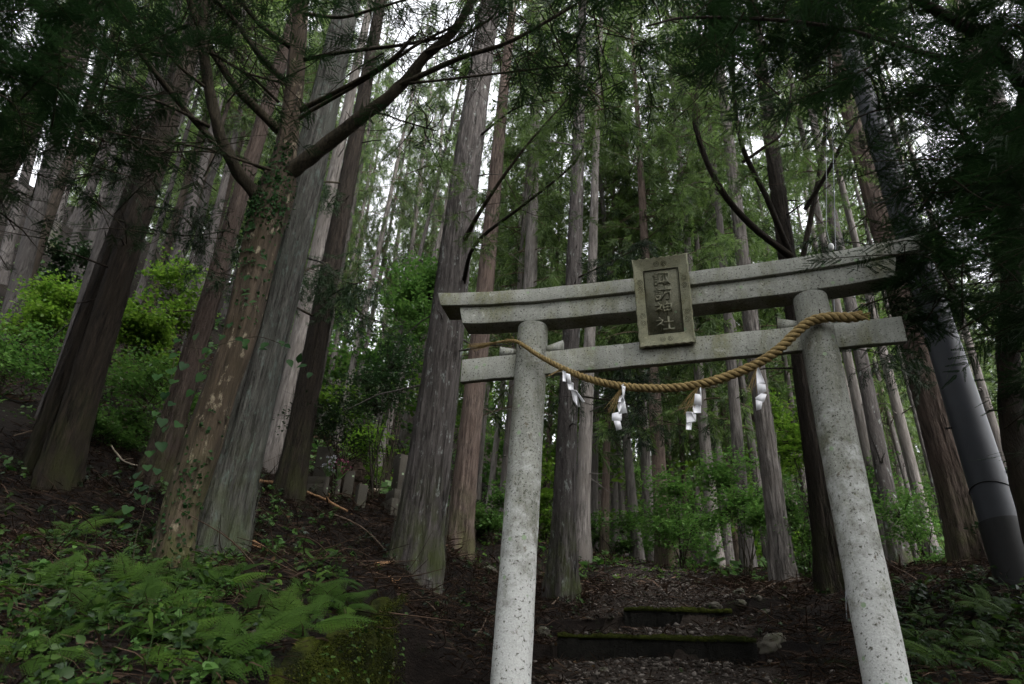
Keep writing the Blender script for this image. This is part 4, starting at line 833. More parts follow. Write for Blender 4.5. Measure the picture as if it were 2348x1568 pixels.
for pts, w0, w1 in RL:
    P, r = px_limb(R_, 'limb', pts, w0, w1, M_DARKB, n=36, sides=9)
    for q in twigs(tw, P, rg, 12, .7, .006): sprays(lv, q, rg, 3, .3, .5, (BRANCHLET, BRANCHLET_F), droop=.4, va=.5)
in_view_clumps(lv, tw, RB, [(2030,-120),(2450,-120),(2450,980),(2345,930),(2240,660),(2110,600),(2040,420),(1990,250)], 170, 4.6, 6.9, rg, va=.5)
in_view_clumps(lv, tw, RB, [(2150,300),(2450,300),(2450,820),(2280,660)], 55, 4.6, 6.2, rg, va=.55)
in_view_clumps(lv, tw, RB, [(1480,-150),(2050,-150),(2010,260),(1900,250),(1800,170),(1600,140)], 100, 4.6, 6.6, rg, va=.45)
in_view_clumps(lv, tw, RB, [(1960,575),(2090,520),(2200,560),(2200,700),(2050,640)], 13, 5.2, 5.75, rg, s=(.16, .28), k=4, va=.55)
in_view_clumps(lv, tw, RB, [(1500,-700),(2700,-700),(2700,-150),(1500,-150)], 70, 4.5, 7, rg, s=(.5, .9))  # unseen sprays above the view, added to block light from overhead
link('crown', combine('crown', [(lv, L_DARK), (tw, M_LIMB)]), R_)
# ---------------------------------------------------------------- utility pole and guy wire
d1, d2 = at(2291,1191,7.8), at(2135,700,7.8); sl = (d2-d1)/(d2[2]-d1[2]); zb = d1[2]
for _ in range(30):
    q = d1 + sl*(zb-d1[2]); zb = .5*zb + .5*float(hz(q[:1], q[1:2])[0])
PB = d1 + sl*(zb - d1[2]); rp0 = 87/2*(d1 @ CAM_F)/FPX
pole = thing('utility_pole', 'smooth dark grey utility pole with a black sleeve at its foot', 'pole', PB)
zs = np.linspace(-.4, 9.5, 40); mb = MB(); tube(mb, np.array([sl*z for z in zs]), [rp0*(1.03 - .045*max(z, 0)) for z in zs], 48); mb.build('shaft', M_POLE, pole, True)
zs = np.linspace(-.4, .62, 8); mb = MB(); tube(mb, np.array([sl*z for z in zs]), [rp0*(1.03 - .045*max(z, 0)) + .012 for z in zs], 48, cap=True); mb.build('sleeve', M_BLACK, pole, True)
for i in range(9):
    z = 1.15 + .55*i; mb = MB(); a = 2.9 if i % 2 else -.5; d = np.array([math.cos(a), math.sin(a), 0]); r = rp0*(1.03-.045*z); p = sl*z + d*r*.9
    tube(mb, [p, p + d*.05], .014, 8); tube(mb, [p + d*.05, p + d*(.16 if z > 3.5 else .075)], .009, 8); tube(mb, [p + d*(.15 if z > 3.5 else .068), p + d*(.165 if z > 3.5 else .08)], .015, 8)
    mb.build('step_bolt', M_WIRE if z > 3.5 else M_BLACK, pole)
mb = MB(); th = np.linspace(0, 2*np.pi, 30); c = sl*.98; rr_ = rp0*(1.03-.045*.98) + .006; tube(mb, np.c_[c[0] + rr_*np.cos(th), c[1] + rr_*np.sin(th), c[2] + .02*np.sin(2*th)], .006, 5, cap=False); mb.build('band', M_BLACK, pole)
gb_ = at(1925,1330,9.0); gb_[2] = float(hz(gb_[:1], gb_[1:2])[0]) - .1
gt = at(1884,-420,8.2); gi = gb_ + (gt-gb_)*0; 
tq = [(1905,565)]
guy = thing('guy_wire', 'thin steel guy wires with a white porcelain insulator, rising behind the gate lintel', 'guy wire', gb_)
ins = at(1905,566,8.75) - gb_
def wire(name, P, r): mb = MB(); tube(mb, P, r, 6); mb.build(name, M_WIRE, guy, True)
wire('wire', spline([np.zeros(3), ins - [0, 0, .06]], 8), .006)
wire('wire', [ins + [-.012, 0, .10], ins + [-.02, 0, .32], at(1895,0,8.5) - gb_, at(1886,-420,8.2) - gb_], .005)
wire('wire', [ins + [.055, 0, -.05], at(1908,300,8.6) - gb_, at(1903,0,8.5) - gb_, at(1898,-420,8.2) - gb_], .006)
mb = MB(); 
for sg in (-1, 1): tube(mb, [ins + [sg*.022, 0, -.04], ins + [sg*.026, 0, .02], ins + [-.012, 0, .13]], .004, 5)
mb.build('wire_loop', M_WIRE, guy)
mb = MB(); zz = np.linspace(-.055, .05, 14); tube(mb, np.array([ins + [0, 0, z] for z in zz]), .038*np.sqrt(np.maximum(.08, 1 - (zz/.062)**2)), 20, rmod=lambda i, t: 1 - .22*(np.abs(np.cos(t)) < .22)); mb.build('insulator', M_PORC, guy, True)

# ---------------------------------------------------------------- rocks
def rock(label, u, v, wpx, hr, m_, seed, dr=.8, off=0.0):
    p = ground_pt(u, v); s = wpx/2*(p @ CAM_F)/FPX; rg = np.random.default_rng(seed)
    import bmesh
    bm = bmesh.new(); bmesh.ops.create_icosphere(bm, subdivisions=4, radius=1); off_ = Vector(rg.uniform(0, 50, 3))
    for vtx in bm.verts:
        n = abs(mnoise.fractal(vtx.co*1.1 + off_, 1., 2., 3))*-.45 + .12 + mnoise.fractal(vtx.co*4 + off_, 1., 2., 3)*.06; c = mnoise.cell(vtx.co*1.3 + off_)*.10
        vtx.co = vtx.co*(1 + n + c); vtx.co.x *= s; vtx.co.y *= s*dr; vtx.co.z *= s*hr
    me = bpy.data.meshes.new('rock'); bm.to_mesh(me); bm.free(); me.polygons.foreach_set('use_smooth', np.ones(len(me.polygons), bool)); me.materials.append(m_)
    o = link('rock', me, None, (p[0], p[1], p[2] + off*s)); o.rotation_euler = (rg.normal(0, .2), rg.normal(0, .25), rg.uniform(0, 6)); tag(o, label, 'rock'); return o
rock('large pale angular rock on the right verge below the lower step', 1768, 1508, 92, .46, M_ROCK, 1, .6, -.05).rotation_euler = (.2, -.5, .2)
rock('rounded mossy rock beside the path above the steps', 1697, 1366, 42, .7, M_ROCK, 2)
rock('pale grey rock against the end of the upper step', 1757, 1415, 40, .7, M_ROCK, 3)
rock('dark stone wedged at the right end of the upper step', 1640, 1403, 36, .6, M_ROCK, 4)
rock('pale small rock near the far bend of the path', 1628, 1320, 22, .7, M_ROCK, 5)
rock('flat pale rock left of the gate behind its left pillar', 1118, 1313, 44, .45, M_ROCK, 6)
rock('blocky grey rock at the left end of the lower step', 1243, 1455, 36, .8, M_ROCK, 7)
rock('white chipped rock among the ferns on the left bank', 590, 1462, 44, .7, M_ROCK, 8)
rock('round brown stone at the foot of the ridged cedar', 533, 1322, 40, .7, M_GRAVE, 9)
rock('small round stone on the dirt beside the mossy wall', 893, 1533, 25, .75, M_ROCK, 10)
rock('half buried mossy stone in the gravel at the lower edge', 1383, 1541, 32, .6, M_ROCK, 11)
rock('small stone at the left edge of the upper path', 1455, 1345, 20, .6, M_ROCK, 12)
rock('pale stone between the upper step and the mossy rock', 1700, 1394, 26, .6, M_ROCK, 13)

rg = np.random.default_rng(404); st_px = [(1330,1552),(1450,1515),(1560,1538),(1640,1520),(1490,1558),(1690,1550),(1270,1520),(1400,1440),(1480,1432),(1590,1437),(1660,1442),(1350,1425),(1500,1385),(1560,1372),(1610,1350),(1540,1345),(1470,1330),(1590,1325),(1650,1345),(1500,1318),(1740,1385),(1790,1405),(1560,1310),(1665,1330)]
for i, (u, v) in enumerate(st_px):
    rock('loose grey stone lying in the gravel of the path', u, v, rg.uniform(9, 21), rg.uniform(.45, .8), M_ROCK, 500+i, rg.uniform(.6, 1))['group'] = 'loose stones on the path'
# ---------------------------------------------------------------- graves
def gp(u, v, Y): p = at(u, v, Y); return np.array([p[0], p[1], float(hz(p[:1], p[1:2])[0])])
def block(name, t, lo, hi, m_, seed, bev=.012, taper=0.0):
    mb = MB(); box(mb, lo, hi, jit=.003, rng=np.random.default_rng(seed)); o = mb.build(name, m_, t); b = o.modifiers.new('soft_edges', 'BEVEL'); b.width = bev; b.segments = 2; return o
k_ = lambda px, Y: px*(Y*1.16)/FPX
def grave(label, u, vt, vb, wpx, Y, rz, seed, base=True):
    pt, pb_ = at(u, vt, Y), at(u, vb, Y); g = gp(u, vb, Y); h = pt[2] - g[2]; w_ = k_(wpx, Y)/2; t = thing('gravestone', label, 'gravestone', g, 'gravestones on the left slope' if False else None, rz)
    if base:
        block('base', t, (-w_*1.9, -w_*1.9, -.3), (w_*1.9, w_*1.9, h*.16), M_GRAVE, seed); block('plinth', t, (-w_*1.45, -w_*1.45, h*.163), (w_*1.45, w_*1.45, h*.34), M_GRAVE, seed+1); block('stone', t, (-w_, -w_, h*.343), (w_, w_, h), M_GRAVE, seed+2)
    else: block('stone', t, (-w_, -w_*.8, -.3), (w_, w_*.8, h), M_GRAVE, seed)
    return t
grave('tall square gravestone pillar on a stepped base, beside the massive cedar', 911, 1046, 1152, 27, 13, .6, 1)
grave('broad upright gravestone in front of the dark root mass, with flowers at its foot', 733, 1029, 1112, 29, 13.2, -.15, 4)
grave('short plain stone post right of the dark root mass', 798, 1082, 1116, 20, 13, .1, 8, False)
grave('low pale stone block on the slope below the tall gravestone', 826, 1112, 1146, 20, 12.6, .5, 11, False)
p = gp(760, 1112, 12.9); rm = thing('root_mass', 'dark upturned root mass of a fallen tree behind the flowers', 'root mass', p + [0, .5, 0])
rg = np.random.default_rng(3); mb = MB(); import bmesh
bm = bmesh.new(); bmesh.ops.create_icosphere(bm, subdivisions=5, radius=1)
for vtx in bm.verts:
    n = mnoise.fractal(vtx.co*1.6 + Vector((3, 3, 3)), 1., 2., 5)*.32; vtx.co *= 1 + n; vtx.co.x *= .48; vtx.co.y *= .3; vtx.co.z = vtx.co.z*.62 + .42
me = bpy.data.meshes.new('soil_ball'); bm.to_mesh(me); bm.free(); me.materials.append(M_ROOTS); link('soil_ball', me, rm)
for _ in range(260):
    d = rg.normal(0, 1, 3); d /= np.linalg.norm(d); s = d*[.46, .28, .6] + [0, 0, .42]; e = d*rg.uniform(.1, .3) + rg.normal(0, .08, 3); tube(mb, [s, s + e*.5 + [0, 0, -.03], s + e + [0, 0, -.14]], [.012, .008, .003], 4)
mb.build('roots', M_ROOTS, rm)
for lab, u, v, m_ in (('vase of white flowers before the broad gravestone', 748, 1062, M_PETALW), ('vase of pink flowers against the dark root mass', 775, 1068, M_PETALP)):
    g = gp(u, 1108, 12.6); t = thing('flower_vase', lab, 'flowers', g); h = at(u, v, 12.6)[2] - g[2]
    mb = MB(); tube(mb, [[0,0,-.1],[0,0,h*.3],[0,0,h*.62]], [.045,.05,.04], 12); mb.build('vase', M_GRAVE, t)
    mb = MB(); fl = MB()
    for _ in range(26):
        e = np.array([rg.normal(0, .07), rg.normal(0, .06), h*rg.uniform(.75, 1.2)]); tube(mb, [[0,0,h*.6], e], .004, 4)
        D = rnd_dirs(rg, 6, .3, .5); scatter(fl, KITE*[.8, 1, 1], KITE_F, np.repeat(e[None], 6, 0), basis(D, rg.normal(0, 1, (6, 3)), np.full(6, .032)), rg.random(6))
    mb.build('stems', L_MID, t); fl.build('petals', m_, t)

# ---------------------------------------------------------------- fallen branches
def stick(label, pts, w_, m_=M_TWIG, lift=.02, seed=0, twg=3):
    rg = np.random.default_rng(seed + 1000); G = np.array([ground_pt(u, v, 3., 19.) for u, v in pts]); G[:, 2] += lift; o0 = G[0].copy(); P = spline(G - o0, 24); P += np.cumsum(rg.normal(0, .004, P.shape), 0)
    dep = G[0] @ CAM_F; mb = MB(); R = np.linspace(w_, w_*.55, 24)/2*dep/FPX; tube(mb, P, R, 10, rmod=lambda i, t: 1 + .12*np.sin(2*t + i*.9))
    for _ in range(twg):
        i = rg.integers(4, 22); d = rnd_dirs(rg, 1, .25, .3)[0]; L = rg.uniform(.08, .4); tube(mb, [P[i], P[i] + d*L*.5 + rg.normal(0, .02, 3), P[i] + d*L], [R[i]*.5, R[i]*.35, R[i]*.15], 5)
    o = mb.build('fallen_branch', m_, None, True); o.location = o0; tag(o, label, 'fallen branch', None); return o
M_ORANGE = plain_mat('fresh_fallen_wood', (.20, .115, .06), .85, .15, nscale=30, namt=.5)
M_PALE = plain_mat('pale_dead_wood', (.30, .25, .2), .9, .1, nscale=30, namt=.4)
stick('long brown branch lying down the slope below the gravestones', [(588,1115),(660,1128),(720,1152),(790,1185)], 10, M_ORANGE, .10, 1)
stick('thin branch arching on the dark slope right of the ridged cedar', [(765,1190),(830,1222),(880,1270),(905,1300)], 5, M_TWIG, .05, 2)
stick('short thick orange log end on the bank by the massive cedar', [(862,1300),(893,1297),(924,1292)], 12, M_ORANGE, .03, 3, 0)
stick('orange broken branch beside the foot of the ridged cedar', [(578,1248),(610,1270),(645,1290)], 10, M_ORANGE, .03, 4)
stick('pale orange branch running towards the mossy wall', [(660,1292),(690,1310),(720,1330)], 7, M_ORANGE, .04, 5)
stick('thin pale pole resting among the gravestones', [(842,1137),(866,1133),(884,1130)], 6, M_PALE, .12, 6, 0)
stick('pale curved twig under the double-stemmed cedar', [(250,1035),(275,1070),(310,1085),(370,1098)], 4, M_PALE, .10, 7)
stick('long thin bent stem in front of the double-stemmed cedar', [(10,1050),(70,1040),(130,1050),(180,1090)], 4, M_TWIG, .3, 8)
stick('dead stick leaning over the end of the mossy wall', [(890,1335),(905,1350),(922,1360)], 6, M_ORANGE, .06, 9, 1)
stick('bare branch on the dark bank left of the right pillar', [(1720,1390),(1760,1352),(1790,1340)], 5, M_TWIG, .05, 10)
stick('bent bare twig above the roots inside the gate', [(1265,1398),(1300,1370),(1330,1372),(1360,1362)], 4, M_TWIG, .08, 11)
stick('reddish stick on the dirt by the right pillar foot', [(2112,1558),(2140,1550),(2165,1543)], 9, M_ORANGE, .02, 12, 1)
stick('grey stick on the dark bank left of the right pillar', [(2040,1530),(2075,1512),(2098,1505)], 5, M_TWIG, .02, 13, 1)
stick('fallen dark log lying across the right bank below the pole', [(2090,1352),(2150,1346),(2230,1348)], 9, M_TWIG, .03, 14)
stick('fallen log slanting down the slope beyond the gravestones', [(795,1048),(830,1065),(868,1086)], 8, M_PALE, .05, 15, 1)
stick('mossy fallen log on the shaded left hillside', [(10,815),(50,828),(95,850)], 9, M_TWIG, .05, 16, 2)
stick('crooked twig on the slope right of the mossy wall', [(1010,1420),(985,1395),(945,1370)], 5, M_TWIG, .04, 17)
stick('slender twig in the litter behind the left pillar', [(1085,1470),(1110,1440),(1125,1400)], 4, M_TWIG, .04, 18)

# ---------------------------------------------------------------- shrubs and saplings
def shrub(name, label, u, v, Y, rx, rz_, n, m_, seed, leaf=.06, shape=(KITE, KITE_F), layered=.25, group=None, base_v=None, stems=7, cat='shrub'):
    """crown centre at the photo point, rx / rz_ radii in photo pixels"""
    rg = np.random.default_rng(seed); c = at(u, v, Y); g = np.array([c[0], c[1], float(hz(c[:1], c[1:2])[0])]); sx = k_(rx, Y); sz = k_(rz_, Y); c = c - g; t = thing(name, label, cat, g, group)
    st = MB(); lv = MB(); tips = []
    for _ in range(stems):
        e = c + np.array([rg.normal(0, .45)*sx, rg.normal(0, .45)*sx, rg.normal(0, .45)*sz]); P = spline([[rg.normal(0, .06), rg.normal(0, .06), -.1], e*[.3, .3, .5] + rg.normal(0, .06, 3), e], 14); tube(st, P, np.linspace(.022, .005, 14)*min(1.4, max(.6, sx)), 5, cap=False); tips.append(P[5:])
    tips = np.concatenate(tips); nb = max(10, n//26); B = []
    lob = np.clip(rg.normal(0, .62, (11, 3)), -1.15, 1.15)*[1, 1, .9]; lsc = rg.uniform(.3, .95, 11)
    for _ in range(nb):
        s = tips[rg.integers(len(tips))]; li = rg.integers(11); f = lob[li] + rg.normal(0, .6, 3)*lsc[li]*[1, 1, .55]; s = tips[np.argmin(((tips - (c + f*[sx, sx, sz]))**2).sum(1))]; e = c + f*[sx, sx, sz]; q = spline([s, (s+e)/2 + [0, 0, .06*sz], e], 9); tube(st, q, np.linspace(.006, .002, 9), 3, cap=False); B.append((q, e - s))
    for q, d in B:
        m = rg.poisson(n/nb*rg.choice([.3, 1, 1.6])); k = rg.integers(3, 9, m); D = d[None]/(np.linalg.norm(d) + .01) + rg.normal(0, .75, (m, 3)); D[:, 2] *= .5; D[:, 2] -= .15
        scatter(lv, *shape, q[k] + rg.normal(0, .05 + .11*sx, (m, 3))*[1, 1, layered], basis(D, rg.normal(0, .3, (m, 3)) + [0, 0, 1.], leaf*rg.uniform(.6, 1.25, m)), np.clip(rg.normal(.5, .28, m), 0, 1))
    link('stems', st.mesh('stems', M_DARKB), t); link('leaves', lv.mesh('leaves', m_), t); return t
OV = (OVATE, OVATE_F)
SH_ = [
 ('shrub','bright yellow-green shrub right of the double-stemmed cedar on the hillside',345,790,14,85,120,5200,L_BRIGHT,.075,(KITE,KITE_F)),
 ('shrub','bright green shrub spreading left of the double-stemmed cedar',140,725,14.5,95,85,4600,L_BRIGHT,.075,(KITE,KITE_F)),
 ('shrub','dim green shrub low on the hillside behind the double-stemmed cedar',330,930,12,110,60,3600,L_MID,.06,(KITE,KITE_F)),
 ('shrub','dark glossy shrub between grey trunks high on the hillside',165,640,18,65,42,1900,L_GLOSS,.11,OV),
 ('shrub','sparse green shrub at the left edge of the slope',40,820,12,80,75,2000,L_MID,.06,(KITE,KITE_F)),
 ('shrub','light green shrub beyond the double-stemmed cedar, highest on the slope',420,680,20,60,85,2400,L_BRIGHT,.10,(KITE,KITE_F)),
 ('shrub','dark bracken-like bush on the shaded slope left of the forked tree',250,1000,11,80,30,1500,L_MID,.055,(KITE,KITE_F)),
 ('broadleaf_sapling','glossy broadleaf tree shining bright left of the massive cedar',945,690,17,75,100,4600,L_MID,.10,OV),
 ('broadleaf_sapling','dark glossy understory tree with bent black stem above the gravestones',890,890,13.4,85,95,3200,L_GLOSS,.06,OV),
 ('shrub','dark leafy bough over the root mass and gravestones',790,985,13,95,26,1500,L_GLOSS,.06,OV),
 ('shrub','sunlit bush on the slope behind the gravestones',835,1035,17,55,45,2000,L_BRIGHT,.07,OV),
 ('shrub','sunlit bush lighting the gap left of the massive cedar',770,930,24,50,50,1500,L_BRIGHT,.11,(KITE,KITE_F)),
 ('maple_sapling','layered green sapling in the middle of the view beyond the gate',1555,1175,18,75,80,4600,L_MID,.07,(KITE,KITE_F)),
 ('maple_sapling','tall layered sapling left of the silvery cedar beyond the gate',1700,1140,15,70,95,5200,L_MID,.06,(KITE,KITE_F)),
 ('maple_sapling','bright green sapling filling the gap left of the right pillar',1822,1000,16,48,100,4200,L_BRIGHT,.065,(KITE,KITE_F)),
 ('shrub','tangled dark green shrub at the foot of the silvery cedar',1845,1210,13,60,90,2800,L_MID,.055,(KITE,KITE_F)),
 ('shrub','small light shrub by the left pillar above the rocks',1125,1165,17,45,50,1900,L_MID,.075,(KITE,KITE_F)),
 ('shrub','bright narrow shrub right behind the left pillar',1250,1150,19,26,80,1500,L_BRIGHT,.08,(KITE,KITE_F)),
 ('shrub','low shrub around the trunks at the far left of the path',1405,1235,21,80,36,2200,L_MID,.09,(KITE,KITE_F)),
 ('shrub','leafy shrub beside the stout reddish cedar on the right bank',2110,1220,12.5,60,80,2600,L_MID,.05,(KITE,KITE_F)),
 ('shrub','sparse shrub between the right pillar and the reddish cedar',2030,1150,15,45,130,2400,L_MID,.06,(KITE,KITE_F)),
 ('shrub','dark shrub behind the pole at the right edge',2335,1180,10,45,120,2000,L_GLOSS,.055,(KITE,KITE_F)),
 ('broadleaf_sapling','green broadleaf sapling beneath the lintel right of the plaque',1975,770,19,40,60,1700,L_BRIGHT,.09,(KITE,KITE_F))]
for i, (nm, lab, u, v, Y, rx, rz_, n, m_, lf, shp) in enumerate(SH_):
    shrub(nm, lab, u, v, Y, rx, rz_, int(n*1.35), m_, i+1, lf, shp, layered=.12 if 'maple' in nm else .3, cat='shrub' if nm == 'shrub' else 'tree')
rg = np.random.default_rng(55); tops = []
for i in range(64):                      # understorey far in the wood
    u = rg.uniform(560, 2300); Y = rg.uniform(23, 60); p = at(u, 1000, Y); z = float(hz(p[:1], p[1:2])[0]); hgt = rg.uniform(1.2, 4.2); q = np.array([p[0], Y, z + hgt]); dd = q @ CAM_F; uu = 1173.5 + FPX*(q @ CAM_R)/dd; vv = 784 - FPX*(q @ CAM_U)/dd
    shrub('shrub', 'distant understorey bush deep in the wood', uu, vv, Y, rg.uniform(1.2, 2.2)*FPX/(Y*1.16), hgt*.75*FPX/(Y*1.16), 1000, (L_MID, L_BRIGHT, L_MID)[i % 3], 600+i, .19, group='understorey bushes deep in the wood', stems=5)

# ---------------------------------------------------------------- ground plants, ferns
def proj(P):
    P = np.asarray(P); dd = P @ CAM_F; return 1173.5 + FPX*(P @ CAM_R)/dd, 784 - FPX*(P @ CAM_U)/dd
def gz(x, y):                            # height with the ground's small bumps
    r = np.array([mnoise.fractal(Vector((a*.9, b*.9, 0)), 1.0, 2.0, 4)*.10 + mnoise.noise(Vector((a*4.5, b*4.5, 3)))*.03 for a, b in zip(x, y)])
    return hz(x, y) + r*(1 - .75*np.clip((1.15 - np.abs(x - path_x(y)))/.4, 0, 1)*(y > 5)*(y < 26))
def cover(name, label, x0, x1, y0, y1, n, dens, m_, seed, hmax=.28, lsz=(.03, .095), shape=OV, nl=(3, 7)):
    rg = np.random.default_rng(seed); x = rg.uniform(x0, x1, n); y = rg.uniform(y0, y1, n); z = gz(x, y); u, v = proj(np.c_[x, y, z]); keep = rg.random(n) < dens(x, y, u, v); x, y, z = x[keep], y[keep], z[keep]
    lv = MB(); st = MB()
    for a, b, c in zip(x, y, z):
        h = rg.uniform(.04, hmax)*rg.uniform(.4, 1); m = rg.integers(*nl); lean = rg.normal(0, .35, 2)*h; top = np.array([a + lean[0], b + lean[1], c + h]); tube(st, [[a, b, c - .02], [a + lean[0]*.3, b + lean[1]*.3, c + h*.5], top], [.0035, .003, .002], 3, cap=False)
        tt = rg.uniform(.45, 1, m); pos = np.array([a, b, c]) + (top - [a, b, c])*tt[:, None]; D = rnd_dirs(rg, m, -.05, .35); D[:, 2] += .6*D[:, 1]; scatter(lv, *shape, pos, basis(D, rg.normal(0, .5, (m, 3)) + [0, -.45, .8], rg.uniform(*lsz)*rg.uniform(.6, 1.15, m)), np.clip(rg.normal(rg.uniform(.05, .8)*rg.uniform(.5, 1), .2, m), 0, 1))
    for k, nm in ((lv, name), ): o = k.build(nm, m_); tag(o, label, None, None, 'stuff')
    if st.v: o = st.build('plant_stems', L_COVER); tag(o, 'thin stems under the ' + label, None, None, 'stuff')
bank = lambda x, y, u, v: np.clip(((x < -1.05 - .06*(y-4)) & (v > 1130) & (u > -60))*np.clip((v-1150)/220, .05, 1)*np.where((u > 560) & (v < 1300), .12, 1)*np.where((u > 600) & (v > 1425), .12, 1), 0, 1)
pch = lambda x, y, s, o: np.array([mnoise.noise(Vector((a*s, b*s, o))) for a, b in zip(x, y)])
cover('undergrowth', 'dense leafy ground plants covering the left bank', -7, -.8, 3.6, 9.5, 3900, lambda x, y, u, v: bank(x, y, u, v)*np.clip(.55 + 1.5*pch(x, y, 1.4, 2), 0, 1), L_COVER, 70)
cover('undergrowth', 'bright small ground plants at the lower left edge', -5, -.9, 3.6, 6.2, 1500, lambda x, y, u, v: bank(x, y, u, v)*np.clip(.4 + 1.6*pch(x, y, 2.1, 7), 0, 1), L_FERN, 71, .2, (.035, .075))
cover('undergrowth', 'leafy ground plants covering the right bank by the pillar', 2.9, 7.5, 4.8, 9.5, 3200, lambda x, y, u, v: ((u > 1985 + (v-1340)*.38 + 20))*np.clip((v-1300)/110, .0, 1)*np.clip(.45 + 1.6*pch(x, y, 1.3, 5), 0, 1), L_COVER, 72, .26, (.045, .10))
cover('undergrowth', 'small plants scattered along the verge left of the path', -1.5, 2.6, 7.5, 22, 2300, lambda x, y, u, v: (np.abs(x - path_x(y)) > 1.0)*(x < path_x(y))*.55*np.clip(.35 + 1.8*pch(x, y, 1.1, 11), 0, 1), L_COVER, 73, .16, (.03, .065))
cover('undergrowth', 'small plants in the litter on the slope below the gravestones', -6, 0, 8.2, 14, 1500, lambda x, y, u, v: .5*np.clip(.3 + 1.6*pch(x, y, 1., 12), 0, 1), L_GLOSS, 74, .22, (.04, .09))
cover('undergrowth', 'low plants along the right verge of the path', 2.0, 9, 8.5, 24, 2200, lambda x, y, u, v: (x - path_x(y) > 1.05)*.5*np.clip(.25 + 1.8*pch(x, y, 1.1, 15), 0, 1), L_COVER, 75, .2, (.035, .08))
cover('undergrowth', 'green ground cover on the far forest floor', -20, 24, 14, 40, 5200, lambda x, y, u, v: (np.abs(x - path_x(y)) > .9)*np.clip(.3 + 1.5*pch(x, y, .45, 21), 0, 1), L_MID, 76, .5, (.12, .24), (KITE, KITE_F))
cover('undergrowth', 'green plants and seedlings over the shaded left hillside', -14, -2.2, 8.8, 22, 5200, lambda x, y, u, v: np.clip(.25 + 1.7*pch(x, y, .8, 31), 0, 1), L_MID, 77, .4, (.05, .11))
LANCE = np.array([[0,0,0],[.09,.3,.05],[.07,.65,.03],[0,1,-.10],[-.07,.65,.03],[-.09,.3,.05]]); LANCE_F = np.array([[0,1,4,5],[1,2,4,4],[2,3,4,4]]); LANCE_F = np.array([[0,1,5],[1,2,5],[2,4,5],[2,3,4]])
cover('undergrowth', 'bamboo grass and slender blades among the left bank plants', -6, -.9, 3.6, 8.5, 1100, lambda x, y, u, v: bank(x, y, u, v)*np.clip(.3 + 1.6*pch(x, y, 1.7, 41), 0, 1), L_FERN, 78, .36, (.10, .22), (LANCE, LANCE_F), (3, 8))
cover('undergrowth', 'heart-leaved seedlings among the left bank plants', -6, -.9, 3.6, 9, 800, lambda x, y, u, v: bank(x, y, u, v)*np.clip(.2 + 1.8*pch(x, y, 1.2, 51), 0, 1), L_MID, 79, .2, (.03, .07), (HEART, HEART_F), (2, 6))
cover('undergrowth', 'slender blades among the right bank plants', 2.9, 7.5, 4.8, 9, 500, lambda x, y, u, v: (u > 2000 + (v-1340)*.38)*np.clip((v-1310)/110, .0, 1), L_FERN, 80, .3, (.10, .18), (LANCE, LANCE_F), (3, 7))
cover('undergrowth', 'bright low plants where the path goes out of sight', -1.5, 9, 15, 27, 2600, lambda x, y, u, v: np.clip(.35 + 1.5*pch(x, y, .9, 61), 0, 1), L_BRIGHT, 81, .16, (.04, .09))  # bright leaf colour stands in for sunlight on the grass here
cover('undergrowth', 'sprigs growing through the gravel path', .6, 4.6, 6.8, 17, 420, lambda x, y, u, v: (np.abs(x - path_x(y)) < 1.3)*np.clip(.2 + 1.8*pch(x, y, 1.3, 71), 0, 1), L_COVER, 82, .07, (.02, .045))
rg = np.random.default_rng(91); n = 2600; y = rg.uniform(3.8, 15, n); x = rg.uniform(-.62, .62, n)*y; z = gz(x, y) + .015; mb = MB(); scatter(mb, OVATE, OVATE_F, np.c_[x, y, z], basis(rnd_dirs(rg, n, 0, .2), rg.normal(0, .45, (n, 3)) + [0, 0, 1.], rg.uniform(.03, .075, n)), rg.random(n)); tag(mb.build('leaves', leaf_mat('dead_leaves', (.03,.018,.010), (.12,.075,.038), .15, .8, .1)), 'brown fallen leaves lying over the forest floor', None, None, 'stuff')
def fern_mesh(seed, nf=6, L=.5):
    rg = np.random.default_rng(seed); lv = MB(); V = []; F = []
    for k in range(nf):
        a = k*2*np.pi/nf + rg.normal(0, .3); l = L*rg.uniform(.7, 1.1); hd = np.array([math.cos(a), math.sin(a), 0]); sd = np.array([-hd[1], hd[0], 0]); tt = np.linspace(0, 1, 20); R = np.array([hd*l*t + np.array([0, 0, l*(.5*t - .42*t*t) + .03]) for t in tt])
        tube(lv, R, np.linspace(.003, .001, 20), 3, var=.3, cap=False); P = []; D = []; S = []
        for i in range(3, 19):
            t = tt[i]; pl = .30*l*(1 - t)**.8*min(1, (t - .08)*6) + .008
            for sg in (-1, 1):
                d = sd*sg*.88 + hd*.42 + np.array([0, 0, -.18]); d /= np.linalg.norm(d); m = max(2, int(pl/.013)); q = np.linspace(.08, 1, m)
                for s_ in q:
                    w_ = .022*(1 - .8*s_)*(pl/(.3*l))**.5 + .004; c = R[i] + d*pl*s_
                    for s2 in (-1, 1): P.append(c); D.append(hd*s2 + d*.55 + rg.normal(0, .08, 3)); S.append(w_*1.25)
        P, D, S = np.array(P), np.array(D), np.array(S); scatter(lv, KITE*[.75, 1, 1], KITE_F, P, basis(D, np.repeat([[0, 0, 1.]], len(P), 0), S), np.full(len(P), rg.uniform(.25, .9)))
    return lv.mesh('fronds', L_FERN)
FERNS = [fern_mesh(1, 6, .52), fern_mesh(2, 5, .44), fern_mesh(3, 7, .58)]
fl = [(432,1330),(505,1345),(555,1412),(690,1372),(760,1372),(560,1490),(640,1430),(310,1340),(380,1480),(290,1345),(150,1310),(230,1420),(90,1500),(480,1530),(700,1440),(170,1215),(250,1180),(350,1395),(60,1350),(790,1385)]
